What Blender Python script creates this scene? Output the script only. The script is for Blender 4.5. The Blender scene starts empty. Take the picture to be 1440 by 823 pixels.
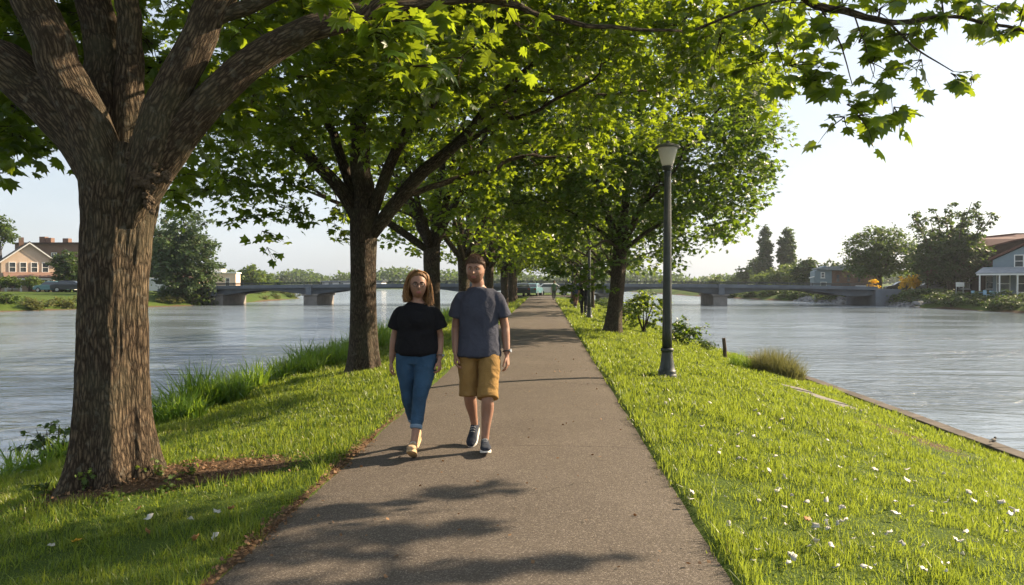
SKY_STRENGTH = .056; SKY_VEIL = .58; VEIL_COL = (5.8, 6.4, 7.1, 1); SUN_E = 5.0; HAZE = 0.00022; EXPOSURE = 1.5
import bpy, math, random
import numpy as np
from mathutils import Vector, Matrix, noise as mnoise
rng = np.random.default_rng(7)
random.seed(7)
S = bpy.context.scene
COL = S.collection
R = math.radians
A = lambda *v: np.array(v, dtype=float)

# ------------------------------------------------------------------ camera
CAM_H = 1.54
cam_d = bpy.data.cameras.new('camera'); cam = bpy.data.objects.new('camera', cam_d); COL.objects.link(cam)
cam_d.sensor_width = 36; cam_d.lens = 26.0; cam_d.clip_end = 6000; cam_d.clip_start = 0.05
cam.location = (0, 0, CAM_H); cam.rotation_euler = (R(90-0.744), 0, R(2.53))
S.camera = cam
_M = np.array(cam.rotation_euler.to_matrix())
def ray(px, py):
    return _M @ A((px-720)/1040, (411.5-py)/1040, -1)
def at(px, py, Y):            # the real place of something seen there that stands Y metres down the path
    d = ray(px, py); return A(0, 0, CAM_H) + d*(Y/d[1])

# ------------------------------------------------------------------ helpers
def lin(c): return tuple(((x/12.92) if x <= .04045 else ((x+.055)/1.055)**2.4) for x in c)
def tag(o, label=None, cat=None, group=None, kind=None):
    if label: o['label'] = label
    if cat: o['category'] = cat
    if group: o['group'] = group
    if kind: o['kind'] = kind
    return o
def empty(name, loc=(0, 0, 0), rz=0, label=None, cat=None, group=None):
    o = bpy.data.objects.new(name, None); COL.objects.link(o); o.empty_display_size = .2
    o.location = loc; o.rotation_euler = (0, 0, rz)
    return tag(o, label, cat, group)
def link(name, me, mat=None, parent=None):
    o = bpy.data.objects.new(name, me); COL.objects.link(o)
    if mat is not None and len(me.materials) == 0:
        me.materials.append(mat)
    if parent is not None: o.parent = parent
    return o
def copy_tree(o, parent=None):
    c = o.copy(); COL.objects.link(c)
    if parent is not None: c.parent = parent
    for ch in [x for x in S.objects if x.parent == o]: copy_tree(ch, c)
    return c
def np_mesh(name, V, F, smooth=False, attrs=None):
    """F: list of (n,k) int arrays"""
    me = bpy.data.meshes.new(name)
    V = np.asarray(V, dtype=np.float32).reshape(-1, 3)
    F = [np.asarray(f, dtype=np.int32) for f in (F if isinstance(F, list) else [F]) if len(f)]
    loops = np.concatenate([f.ravel() for f in F])
    tot = np.concatenate([np.full(len(f), f.shape[1], np.int32) for f in F])
    start = np.concatenate([[0], np.cumsum(tot)[:-1]]).astype(np.int32)
    me.vertices.add(len(V)); me.vertices.foreach_set('co', V.ravel())
    me.loops.add(len(loops)); me.loops.foreach_set('vertex_index', loops)
    me.polygons.add(len(tot)); me.polygons.foreach_set('loop_start', start)
    try: me.polygons.foreach_set('loop_total', tot)
    except Exception: pass
    me.polygons.foreach_set('use_smooth', np.full(len(tot), smooth))
    for k, (typ, data) in (attrs or {}).items():
        a = me.attributes.new(k, typ, 'POINT')
        a.data.foreach_set('vector' if typ == 'FLOAT_VECTOR' else 'value', np.asarray(data, np.float32).ravel())
    me.update(calc_edges=True)
    return me
class MB:
    """collects boxes, prisms, tubes, balls; build() links them as one mesh object"""
    def __init__(s): s.V = []; s.Q = []; s.T = []; s.N = []; s.n = 0; s.B = []
    def add(s, V, quads=None, tris=None, ngons=None, bark=None):
        V = np.asarray(V, float).reshape(-1, 3)
        if quads is not None and len(quads): s.Q.append(np.asarray(quads)+s.n)
        if tris is not None and len(tris): s.T.append(np.asarray(tris)+s.n)
        for g in (ngons or []): s.N.append(np.asarray([g])+s.n)
        s.V.append(V); s.B.append(np.zeros_like(V) if bark is None else bark); s.n += len(V); return s
    def box(s, c, d, rz=0, rx=0, ry=0):
        c = A(*c); h = A(*d)/2
        P = np.array([[x, y, z] for x in (-1, 1) for y in (-1, 1) for z in (-1, 1)])*h
        if rz or rx or ry:
            m = np.array(Matrix.Rotation(rz, 3, 'Z') @ Matrix.Rotation(ry, 3, 'Y') @ Matrix.Rotation(rx, 3, 'X')); P = P @ m.T
        return s.add(P+c, [[0, 1, 3, 2], [4, 6, 7, 5], [0, 4, 5, 1], [2, 3, 7, 6], [0, 2, 6, 4], [1, 5, 7, 3]])
    def bar(s, a, b, w, h=None):
        a = A(*a); b = A(*b); return s.tube([a, b], [w/2, w/2] , 4) if h is None else s.tube([a, b], [w/2, w/2], 4)
    def prism(s, poly, off):   # poly: 3d points of one face, off: extrude vector
        P = np.array(poly, float); n = len(P); O = A(*off)
        V = np.vstack([P, P+O])
        return s.add(V, [[i, (i+1) % n, n+(i+1) % n, n+i] for i in range(n)], None, [list(range(n))[::-1], list(range(n, 2*n))])
    def tube(s, pts, radii, seg=8, cap=True, lobes=None, jit=0.0, bark_seed=0):
        P = np.asarray(pts, float); n = len(P); Rr = np.asarray(radii, float)
        T = np.gradient(P, axis=0); T /= np.linalg.norm(T, axis=1)[:, None]+1e-12
        ref = A(0, 0, 1) if abs(T[0][2]) < .9 else A(1, 0, 0)
        u = np.cross(T[0], ref); u /= np.linalg.norm(u)
        U = np.empty_like(P); W = np.empty_like(P)
        for i in range(n):
            u = u-T[i]*np.dot(u, T[i]); u /= np.linalg.norm(u)+1e-12
            U[i] = u; W[i] = np.cross(T[i], u)
        th = np.linspace(0, 2*math.pi, seg, endpoint=False)
        c, sn = np.cos(th), np.sin(th)
        rad = Rr[:, None]*np.ones(seg)
        if lobes is not None: rad = rad*lobes(np.arange(n)/(n-1), th)
        if jit: rad = rad*(1+jit*rng.standard_normal(rad.shape))
        V = P[:, None, :]+rad[..., None]*(c[None, :, None]*U[:, None, :]+sn[None, :, None]*W[:, None, :])
        L = np.concatenate([[0], np.cumsum(np.linalg.norm(np.diff(P, axis=0), axis=1))])
        B = np.stack([rad*c+bark_seed*3.1, rad*sn+bark_seed*1.7, L[:, None]*np.ones(seg)+bark_seed*5.3], -1)
        i = np.arange(n-1)[:, None]*seg; j = np.arange(seg)[None, :]; k = (j+1) % seg
        q = np.stack([i+j, i+k, i+seg+k, i+seg+j], -1).reshape(-1, 4)
        ng = [list(range(seg))[::-1], list(range((n-1)*seg, n*seg))] if cap else None
        return s.add(V, q, None, ng, B.reshape(-1, 3))
    def ball(s, c, r, seg=10, rings=7):
        r = A(*(r if hasattr(r, '__len__') else (r, r, r)))
        th = np.linspace(0, 2*math.pi, seg, endpoint=False); ph = np.linspace(.0, math.pi, rings)
        V = np.array([[math.sin(p)*math.cos(t), math.sin(p)*math.sin(t), math.cos(p)] for p in ph[1:-1] for t in th])
        V = np.vstack([V, [[0, 0, 1], [0, 0, -1]]])
        m = rings-2; q = [[a*seg+j, a*seg+seg+j, a*seg+seg+(j+1) % seg, a*seg+(j+1) % seg] for a in range(m-1) for j in range(seg)]
        t = [[m*seg, j, (j+1) % seg] for j in range(seg)]+[[m*seg+1, (m-1)*seg+(j+1) % seg, (m-1)*seg+j] for j in range(seg)]
        return s.add(V*r+A(*c), q, t)
    def lathe(s, prof, c=(0, 0, 0), seg=24):
        th = np.linspace(0, 2*math.pi, seg, endpoint=False)
        V = np.array([[r*math.cos(t), r*math.sin(t), z] for r, z in prof for t in th])+A(*c); n = len(prof)
        q = [[a*seg+j, a*seg+(j+1) % seg, a*seg+seg+(j+1) % seg, a*seg+seg+j] for a in range(n-1) for j in range(seg)]
        return s.add(V, q, None, [list(range(seg))[::-1], list(range((n-1)*seg, n*seg))])
    def mesh(s, name, smooth=False, bark=False):
        F = []
        if s.Q: F.append(np.vstack(s.Q))
        if s.T: F.append(np.vstack(s.T))
        F += s.N
        return np_mesh(name, np.vstack(s.V), F, smooth, {'bark': ('FLOAT_VECTOR', np.vstack(s.B))} if bark else None)
    def build(s, name, mat, parent=None, smooth=False, bark=False, bevel=0):
        o = link(name, s.mesh(name, smooth, bark), mat, parent)
        if bevel:
            m = o.modifiers.new('b', 'BEVEL'); m.width = bevel; m.segments = 2; m.limit_method = 'ANGLE'
        return o
def spline(ctrl, n, radii=None):
    P = np.array(ctrl, float); m = len(P)
    Q = np.vstack([2*P[0]-P[1], P, 2*P[-1]-P[-2]])
    t = np.linspace(0, m-1-1e-9, n); i = t.astype(int); f = (t-i)[:, None]
    a, b, c, d = Q[i], Q[i+1], Q[i+2], Q[i+3]
    X = .5*((2*b)+(-a+c)*f+(2*a-5*b+4*c-d)*f**2+(-a+3*b-3*c+d)*f**3)
    if radii is None: return X
    return X, np.interp(t, np.arange(m), radii)
# cheap smooth value noise (vectorised)
_perm = np.random.default_rng(3).random((64, 64, 64))
def vnoise(x, y, z=0.0):
    x, y, z = np.broadcast_arrays(np.asarray(x, float), np.asarray(y, float), np.asarray(z, float))
    xi, yi, zi = np.floor(x).astype(int), np.floor(y).astype(int), np.floor(z).astype(int)
    fx, fy, fz = x-xi, y-yi, z-zi
    fx, fy, fz = [f*f*(3-2*f) for f in (fx, fy, fz)]
    g = lambda a, b, c: _perm[(xi+a) % 64, (yi+b) % 64, (zi+c) % 64]
    l = lambda p, q, f: p+(q-p)*f
    return l(l(l(g(0, 0, 0), g(1, 0, 0), fx), l(g(0, 1, 0), g(1, 1, 0), fx), fy), l(l(g(0, 0, 1), g(1, 0, 1), fx), l(g(0, 1, 1), g(1, 1, 1), fx), fy), fz)*2-1

# ------------------------------------------------------------------ materials
class NT:
    def __init__(s, name):
        s.m = bpy.data.materials.new(name); s.m.use_nodes = True; s.t = s.m.node_tree; s.t.nodes.clear()
        s.out = s.n('ShaderNodeOutputMaterial')
    def n(s, typ, **kw):
        x = s.t.nodes.new(typ)
        for k, v in kw.items():
            if k.startswith('i_'):
                x.inputs[k[2:].replace('_', ' ')].default_value = v
            else: setattr(x, k, v)
        return x
    def l(s, a, b): s.t.links.new(a, b); return s
    def noise(s, scale, detail=3, rough=.55, vec=None, dist=0):
        x = s.n('ShaderNodeTexNoise'); x.inputs['Scale'].default_value = scale; x.inputs['Detail'].default_value = detail
        x.inputs['Roughness'].default_value = rough; x.inputs['Distortion'].default_value = dist
        if vec is not None: s.l(vec, x.inputs['Vector'])
        return x.outputs['Fac']
    def ramp(s, fac, stops):
        x = s.n('ShaderNodeValToRGB'); e = x.color_ramp.elements
        while len(e) < len(stops): e.new(.5)
        for k, (p, c) in enumerate(stops):
            e[k].position = p; e[k].color = (*c, 1) if len(c) == 3 else c
        s.l(fac, x.inputs['Fac']); return x.outputs['Color']
    def mix(s, fac, a, b, blend='MIX'):
        x = s.n('ShaderNodeMix', data_type='RGBA', blend_type=blend)
        for sock, v in ((x.inputs[0], fac), (x.inputs[6], a), (x.inputs[7], b)):
            if hasattr(v, 'links'): s.l(v, sock)
            elif isinstance(v, tuple): sock.default_value = (*v, 1) if len(v) == 3 else v
            else: sock.default_value = v
        return x.outputs[2]
    def math(s, op, a, b=0.0, clamp=False):
        x = s.n('ShaderNodeMath', operation=op); x.use_clamp = clamp
        for sock, v in ((x.inputs[0], a), (x.inputs[1], b)):
            if hasattr(v, 'links'): s.l(v, sock)
            else: sock.default_value = v
        return x.outputs[0]
    def coord(s, which='Object', scale=(1, 1, 1)):
        c = s.n('ShaderNodeTexCoord'); m = s.n('ShaderNodeMapping'); m.inputs['Scale'].default_value = scale
        s.l(c.outputs[which], m.inputs['Vector']); return m.outputs[0]
    def pos(s, scale=(1, 1, 1)):
        c = s.n('ShaderNodeNewGeometry'); m = s.n('ShaderNodeMapping'); m.inputs['Scale'].default_value = scale
        s.l(c.outputs['Position'], m.inputs['Vector']); return m.outputs[0]
    def bump(s, h, strength, dist=.02, normal=None):
        b = s.n('ShaderNodeBump'); b.inputs['Strength'].default_value = strength; b.inputs['Distance'].default_value = dist
        s.l(h, b.inputs['Height'])
        if normal is not None: s.l(normal, b.inputs['Normal'])
        return b.outputs[0]
    def pbsdf(s, color, rough=.7, spec=.4, metal=0, normal=None, **kw):
        p = s.n('ShaderNodeBsdfPrincipled')
        for k, v in (('Base Color', color), ('Roughness', rough), ('Specular IOR Level', spec), ('Metallic', metal)):
            if hasattr(v, 'links'): s.l(v, p.inputs[k])
            elif isinstance(v, tuple): p.inputs[k].default_value = (*v, 1)
            else: p.inputs[k].default_value = v
        for k, v in kw.items(): p.inputs[k.replace('_', ' ')].default_value = v
        if normal is not None: s.l(normal, p.inputs['Normal'])
        return p.outputs[0]
    def done(s, sh): s.l(sh, s.out.inputs['Surface']); return s.m
def m_plain(name, c, rough=.7, spec=.4, metal=0, var=.15, scale=6, bump=.15, bscale=60):
    t = NT(name); v = t.coord('Object')
    col = t.ramp(t.noise(scale, 4, vec=v), [(.3, tuple(x*(1-var) for x in c)), (.7, tuple(min(1, x*(1+var)) for x in c))])
    return t.done(t.pbsdf(col, rough, spec, metal, t.bump(t.noise(bscale, 3, vec=v), bump, .01)))
def m_leaf(name, dark, light, trans, tw=.5, rough=.5, autumn=None, spec=.5, patch=None):
    t = NT(name); g = t.n('ShaderNodeNewGeometry'); r = g.outputs['Random Per Island']
    st = [(0, dark), (.6, tuple((a+b)/2 for a, b in zip(dark, light))), (.97, light)]
    if autumn: st += [(.985, autumn)]
    col = t.ramp(r, st)
    big = t.noise(.55, 2, vec=t.pos())
    col = t.mix(t.math('MULTIPLY', t.math('SUBTRACT', big, .35, True), 1.2, True), col, t.mix(.6, col, light))
    if patch:
        pn = t.noise(1.7, 5, .65, vec=t.pos()); col = t.mix(t.math('MULTIPLY', t.math('SUBTRACT', pn, .53, True), 4.5, True), col, t.mix(r, patch, tuple(x*.6 for x in patch)))
        pn2 = t.noise(.8, 3, vec=t.pos()); col = t.mix(t.math('MULTIPLY', t.math('SUBTRACT', pn2, .46, True), 4.0, True), col, t.mix(.75, col, dark))
    tr = t.n('ShaderNodeBsdfTranslucent'); tcol = t.mix(r, tuple(x*.75 for x in trans), trans); t.l(tcol, tr.inputs['Color'])
    p = t.pbsdf(col, rough, spec)
    mx = t.n('ShaderNodeMixShader'); mx.inputs[0].default_value = tw; t.l(p, mx.inputs[1]); t.l(tr.outputs[0], mx.inputs[2])
    return t.done(mx.outputs[0])
def m_bark(name, dark, light, k=1.0, depth=.02):
    t = NT(name); a = t.n('ShaderNodeAttribute', attribute_name='bark'); v0 = a.outputs['Vector']
    mp = t.n('ShaderNodeMapping'); mp.inputs['Scale'].default_value = (40*k, 40*k, 7.2*k); t.l(v0, mp.inputs['Vector'])
    nz = t.n('ShaderNodeTexNoise'); nz.inputs['Scale'].default_value = 3.0; nz.inputs['Detail'].default_value = 3; t.l(v0, nz.inputs['Vector'])
    ad = t.n('ShaderNodeVectorMath', operation='MULTIPLY_ADD'); t.l(nz.outputs['Color'], ad.inputs[0]); ad.inputs[1].default_value = (2.0, 2.0, 2.2); t.l(mp.outputs[0], ad.inputs[2])
    vo = t.n('ShaderNodeTexVoronoi', feature='DISTANCE_TO_EDGE'); vo.inputs['Scale'].default_value = 1; t.l(ad.outputs[0], vo.inputs['Vector'])
    mp2 = t.n('ShaderNodeMapping'); mp2.inputs['Scale'].default_value = (120*k, 120*k, 42*k); t.l(v0, mp2.inputs['Vector'])
    fine = t.noise(1, 6, .7, vec=mp2.outputs[0], dist=.3)
    ridge = t.math('POWER', t.math('MULTIPLY', vo.outputs['Distance'], 2.0, True), .75)
    h = t.math('ADD', t.math('MULTIPLY', ridge, .62), t.math('MULTIPLY', fine, .72))
    col = t.ramp(h, [(.28, tuple(x*.4 for x in dark)), (.55, dark), (.98, light)])
    patch = t.noise(2.2, 4, vec=v0)
    col = t.mix(t.math('MULTIPLY', t.math('SUBTRACT', patch, .45, True), 2.5, True), col, t.mix(.5, col, (.10, .10, .06)))
    col = t.mix(t.math('MULTIPLY', t.math('SUBTRACT', t.noise(14, 3, vec=v0), .58, True), 5, True), col, t.mix(.45, col, (.22, .21, .17)))
    return t.done(t.pbsdf(col, .9, .15, 0, t.bump(h, .9, depth)))
M = {}
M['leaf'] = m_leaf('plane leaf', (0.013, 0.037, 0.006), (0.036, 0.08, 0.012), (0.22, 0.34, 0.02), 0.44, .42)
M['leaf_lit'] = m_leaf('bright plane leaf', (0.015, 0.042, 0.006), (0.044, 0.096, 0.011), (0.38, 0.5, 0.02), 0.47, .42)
M['leaf_dark'] = m_leaf('dark tree leaf', (0.0165, 0.04125, 0.0075), (0.0375, 0.075, 0.0135), (0.12, 0.195, 0.015), .38, .5)
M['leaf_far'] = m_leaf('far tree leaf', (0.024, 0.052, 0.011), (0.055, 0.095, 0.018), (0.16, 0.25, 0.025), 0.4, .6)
M['leaf_fresh'] = m_leaf('fresh far leaf', (0.042, 0.084, 0.0105), (0.084, 0.133, 0.021), (0.225, 0.315, 0.03), .4, .6)
M['needle'] = m_leaf('conifer foliage', (0.03, 0.062, 0.018), (0.07, 0.115, 0.035), (0.1, 0.16, 0.03), 0.3, .7)
M['grass'] = m_leaf('lawn blade', (0.038, 0.09, 0.01), (0.12, 0.172, 0.022), (0.37, 0.46, 0.045), 0.46, .42, autumn=(.30, .23, .11), spec=.5, patch=(.22, .185, .07))
M['reed'] = m_leaf('reed blade', (0.045, 0.11, 0.012), (0.095, 0.175, 0.025), (0.32, 0.48, 0.04), 0.46, .45)
M['dry_reed'] = m_leaf('dry grass blade', (0.06375, 0.0825, 0.0225), (0.15, 0.1387, 0.0525), (0.24, 0.24, 0.072), .4, .6)
M['dry_bank'] = m_leaf('bank plants', (0.06, 0.09, 0.015), (0.15, 0.15, 0.0375), (0.24, 0.256, 0.048), .35, .6)
M['bark1'] = m_bark('furrowed bark', (.050, .036, .024), (.185, .135, .087), 1.0, .024)
M['bark2'] = m_bark('dark bark', (.042, .031, .023), (.15, .112, .08), 1.1, .02)
M['burl'] = m_plain('knobbly bark', (.075, .055, .037), .9, .15, 0, .5, 45, .9, 60)
M['bark_far'] = m_plain('far bark', (.09, .07, .05), .9, .1)
M['asphalt'] = None
def _asphalt():
    t = NT('worn asphalt'); v = t.pos()
    f = t.noise(260, 3, .7, vec=v); g = t.noise(1.1, 5, .6, vec=v); h = t.noise(55, 4, .7, vec=v)
    vo = t.n('ShaderNodeTexVoronoi', feature='F1'); vo.inputs['Scale'].default_value = 150; t.l(v, vo.inputs['Vector'])
    base = t.ramp(g, [(.3, (.056, .046, .037)), (.55, (.080, .067, .054)), (.75, (.112, .094, .077))])
    sc = t.n('ShaderNodeSeparateColor'); t.l(vo.outputs['Color'], sc.inputs[0])
    stone = t.ramp(sc.outputs[0], [(0, (.04, .032, .026)), (.5, (.084, .068, .055)), (.85, (.165, .137, .11)), (1, (.32, .28, .24))])
    col = t.mix(.55, base, stone)
    col = t.mix(t.math('MULTIPLY', t.math('SUBTRACT', h, .55, True), 3, True), col, (.075, .06, .047))
    sp = t.n('ShaderNodeSeparateXYZ'); t.l(v, sp.inputs[0])
    wob = t.math('MULTIPLY', t.math('SUBTRACT', t.noise(1.6, 3, vec=v), .5), .05)
    yy = t.math('ADD', sp.outputs[1], wob); bh = None
    for y0, w in ((6.93, .006), (16.4, .012), (29.5, .02)):
        d = t.math('LESS_THAN', t.math('ABSOLUTE', t.math('SUBTRACT', yy, y0)), w)
        bh = d if bh is None else t.math('MAXIMUM', bh, d)
    col = t.mix(bh, col, (.03, .024, .02))
    vc = t.n('ShaderNodeTexVoronoi', feature='DISTANCE_TO_EDGE'); vc.inputs['Scale'].default_value = .55
    dv = t.n('ShaderNodeVectorMath', operation='MULTIPLY_ADD'); nn_ = t.n('ShaderNodeTexNoise'); nn_.inputs['Scale'].default_value = 3; nn_.inputs['Detail'].default_value = 6; t.l(v, nn_.inputs['Vector']); t.l(nn_.outputs['Color'], dv.inputs[0]); dv.inputs[1].default_value = (.5, .5, .5); t.l(v, dv.inputs[2]); t.l(dv.outputs[0], vc.inputs['Vector'])
    crack = t.math('MULTIPLY', t.math('LESS_THAN', vc.outputs['Distance'], .0035), t.math('GREATER_THAN', t.noise(.7, 2, vec=v), .54))
    col = t.mix(t.math('MULTIPLY', crack, .65), col, (.025, .02, .016))
    stain = t.noise(3.2, 5, .6, vec=v); col = t.mix(t.math('MULTIPLY', t.math('SUBTRACT', stain, .6, True), 2.5, True), col, (.055, .045, .036))
    hh = t.math('ADD', t.math('MULTIPLY', vo.outputs['Distance'], -.9), t.math('ADD', f, t.math('MULTIPLY', bh, -1.5)))
    return t.done(t.pbsdf(col, .82, .3, 0, t.bump(hh, .55, .006)))
M['asphalt'] = _asphalt()
def _ground():
    t = NT('ground soil and turf'); v = t.pos()
    g = t.noise(.9, 5, vec=v); f = t.noise(34, 4, .7, vec=v)
    turf = t.ramp(t.mix(.5, g, f), [(.3, (.035, .06, .012)), (.55, (.065, .10, .018)), (.75, (.13, .13, .035))])
    soil = t.ramp(f, [(.3, (.05, .032, .02)), (.55, (.11, .070, .042)), (.8, (.20, .14, .085))])
    a = t.n('ShaderNodeAttribute', attribute_name='soil')
    k = t.math('ADD', a.outputs['Fac'], t.math('MULTIPLY', t.math('SUBTRACT', t.noise(9, 4, vec=v), .5), .7))
    col = t.mix(t.math('MULTIPLY', t.math('SUBTRACT', k, .35, True), 5, True), turf, soil)
    return t.done(t.pbsdf(col, .95, .1, 0, t.bump(f, .8, .03)))
M['ground'] = _ground()
def _water():
    t = NT('river water'); v = t.pos((.40, 1, 1)); v2 = t.pos((.16, .7, 1)); v1 = t.pos((.7, 1.5, 1))
    w = t.math('ADD', t.math('MULTIPLY', t.noise(.42, 3, .55, vec=v, dist=1.2), 1.6), t.math('MULTIPLY', t.noise(1.7, 4, .6, vec=v1, dist=.9), .55))
    w = t.math('ADD', w, t.math('MULTIPLY', t.noise(6.5, 3, .6, vec=v1), .07))
    pt = t.noise(.11, 4, .6, vec=v2, dist=1.0)      # smooth and ruffled patches
    k = t.math('ADD', .12, t.math('MULTIPLY', t.math('SUBTRACT', pt, .44, True), 4.2, True))
    b = t.n('ShaderNodeBump'); b.inputs['Distance'].default_value = .52; t.l(k, b.inputs['Strength']); t.l(w, b.inputs['Height'])
    col = t.mix(pt, (.085, .115, .14), (.20, .235, .26))
    return t.done(t.pbsdf(col, .10, 1.0, 0, b.outputs[0], IOR=2.1))
M['water'] = _water()
M['lamp_metal'] = m_plain('dark green grey lamp paint', (.045, .052, .05), .45, .5, .3, .2, 8, .1)
M['lamp_cap'] = m_plain('lamp cap metal', (.10, .10, .095), .5, .5, .3)
def _glass():
    t = NT('frosted lamp glass'); v = t.coord('Object')
    p = t.pbsdf((.88, .86, .82), .3, .5); tr = t.n('ShaderNodeBsdfTranslucent'); tr.inputs['Color'].default_value = (.85, .82, .75, 1)
    mx = t.n('ShaderNodeMixShader'); mx.inputs[0].default_value = .65; t.l(p, mx.inputs[1]); t.l(tr.outputs[0], mx.inputs[2]); return t.done(mx.outputs[0])
M['glass'] = _glass()
def m_brick(name, c1, c2, mortar, sc=3.0):
    t = NT(name); v = t.coord('Object'); s_ = t.n('ShaderNodeSeparateXYZ'); t.l(v, s_.inputs[0]); cb = t.n('ShaderNodeCombineXYZ')
    t.l(t.math('ADD', s_.outputs[0], s_.outputs[1]), cb.inputs[0]); t.l(s_.outputs[2], cb.inputs[1])
    b = t.n('ShaderNodeTexBrick'); b.inputs['Scale'].default_value = sc; b.inputs['Color1'].default_value = (*c1, 1); b.inputs['Color2'].default_value = (*c2, 1); b.inputs['Mortar'].default_value = (*mortar, 1)
    b.inputs['Mortar Size'].default_value = .012; t.l(cb.outputs[0], b.inputs['Vector'])
    col = t.mix(.35, b.outputs['Color'], t.ramp(t.noise(1.5, 4, vec=v), [(.3, c1), (.7, c2)]))
    return t.done(t.pbsdf(col, .85, .2))
def m_boards(name, c, horiz=True, per=5.0, var=.2):
    t = NT(name); v = t.coord('Object'); w = t.n('ShaderNodeTexWave', wave_type='BANDS', bands_direction='Z' if horiz else 'DIAGONAL', wave_profile='SAW')
    w.inputs['Scale'].default_value = per; t.l(v, w.inputs['Vector'])
    col = t.mix(t.math('MULTIPLY', w.outputs['Fac'], .35), t.ramp(t.noise(2, 4, vec=v), [(.3, tuple(x*(1-var) for x in c)), (.7, tuple(x*(1+var) for x in c))]), tuple(x*.55 for x in c))
    return t.done(t.pbsdf(col, .75, .3, 0, t.bump(w.outputs['Fac'], .4, .03)))
M['pink_brick'] = m_brick('peach brick', (.50, .38, .285), (.56, .43, .33), (.5, .44, .37))
M['brown_brick'] = m_brick('brown brick', (.14, .085, .062), (.19, .11, .08), (.25, .2, .16))
M['slate'] = m_boards('slate roof', (.07, .07, .075), True, 3)
M['rust_roof'] = m_boards('rusty red roof', (.13, .062, .045), True, 2.2)
M['grey_roof'] = m_boards('pale grey roof', (.26, .28, .30), True, 2)
M['brown_roof'] = m_boards('brown porch roof', (.2, .12, .09), True, 3)
M['white'] = m_plain('white paint', (.72, .71, .68), .6, .4, 0, .06)
M['pale_blue'] = m_boards('pale blue boards', (.22, .28, .32), True, 6, .06)
M['peach_wall'] = m_plain('pale peach render', (.66, .5, .40), .8, .2, 0, .08)
M['dark_wood'] = m_boards('dark brown boards', (.075, .045, .032), True, 6)
M['window'] = m_plain('window glass', (.05, .06, .07), .12, .8, 0, .2, 1, 0)
M['concrete'] = m_plain('weathered concrete', (.125, .14, .16), .85, .2, 0, .22, .6, .3, 12)
M['concrete_pale'] = m_plain('pale concrete', (.24, .22, .20), .85, .2, 0, .2, 1.2, .3, 12)
M['stone'] = m_plain('kerb stone', (.10, .085, .07), .85, .2, 0, .35, 2.5, .5, 30)
M['slab'] = m_plain('worn paving slab', (.17, .16, .145), .85, .2, 0, .2, 5, .5, 50)
M['rock'] = m_plain('grey rubble stone', (.20, .20, .20), .9, .2, 0, .35, 1.5, .8, 5)
M['yellow'] = m_leaf('yellow canvas', (.80, .50, .012), (.90, .60, .02), (.9, .6, .02), .35, .7)
M['blue_paint'] = m_plain('pale blue garden chair paint', (.25, .42, .55), .5, .4)
M['rubber'] = m_plain('black rubber', (.02, .02, .02), .7, .3)
M['chrome'] = m_plain('wheel metal', (.4, .4, .4), .35, .5, .8)
for k, c in (('car_white', (.7, .7, .68)), ('car_dark', (.03, .035, .045)), ('car_blue', (.06, .12, .22)), ('car_silver', (.35, .36, .38)), ('car_teal', (.10, .22, .24)), ('red', (.35, .06, .03))):
    M[k] = m_plain(k.replace('_', ' ')+' paint', c, .3, .6, 0, .03, 1, 0)
M['wood_post'] = m_plain('weathered wood', (.10, .07, .05), .9, .2, 0, .3, 20, .4)
M['petal'] = m_leaf('pale fallen leaf', (.62, .60, .55), (.80, .79, .75), (.6, .6, .55), .3, .6)
M['tan_leaf'] = m_leaf('tan fallen leaf', (.34, .17, .07), (.5, .28, .12), (.4, .2, .05), .3, .7)
M['yellow_leaf'] = m_leaf('yellow fallen leaf', (.72, .40, .03), (.78, .48, .04), (.7, .4, .03), .3, .6)
M['litter'] = m_leaf('dead leaf litter', (.06, .035, .02), (.26, .15, .075), (.2, .1, .04), .2, .8)

# ------------------------------------------------------------------ terrain
PL, PR = -1.70, .98
def xL(y): return np.interp(y, [-60, 60, 68, 75, 81, 88, 98, 129, 150, 300, 400], [-57, -53, -51.5, -47.5, -45, -42.3, -41.3, -43, -60, -150, -200])
def xR(y): return np.interp(y, [-60, 60, 69, 105, 139, 170, 230, 330], [49, 45, 43.5, 38.8, 32.5, 30, 26, 20])
LX = [-14, -8.2, -6.9, -6.3, -5.6, -3.5, -2.2, -1.76, -1.66, .93, 1.02, 2, 3.5, 5, 6.4, 6.74, 6.82, 9, 14]
LZ = [-3, -2.2, -1.45, -.95, -.52, -.17, -.02, .012, -.03, -.03, .012, -.05, -.27, -.60, -.93, -.99, -2.2, -2.6, -3]
RZ = [-3, -2.2, -1.45, -.95, -.52, -.17, -.02, .012, -.03, -.03, .012, -.05, -.27, -.60, -.98, -1.1, -1.14, -2.4, -3]
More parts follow.
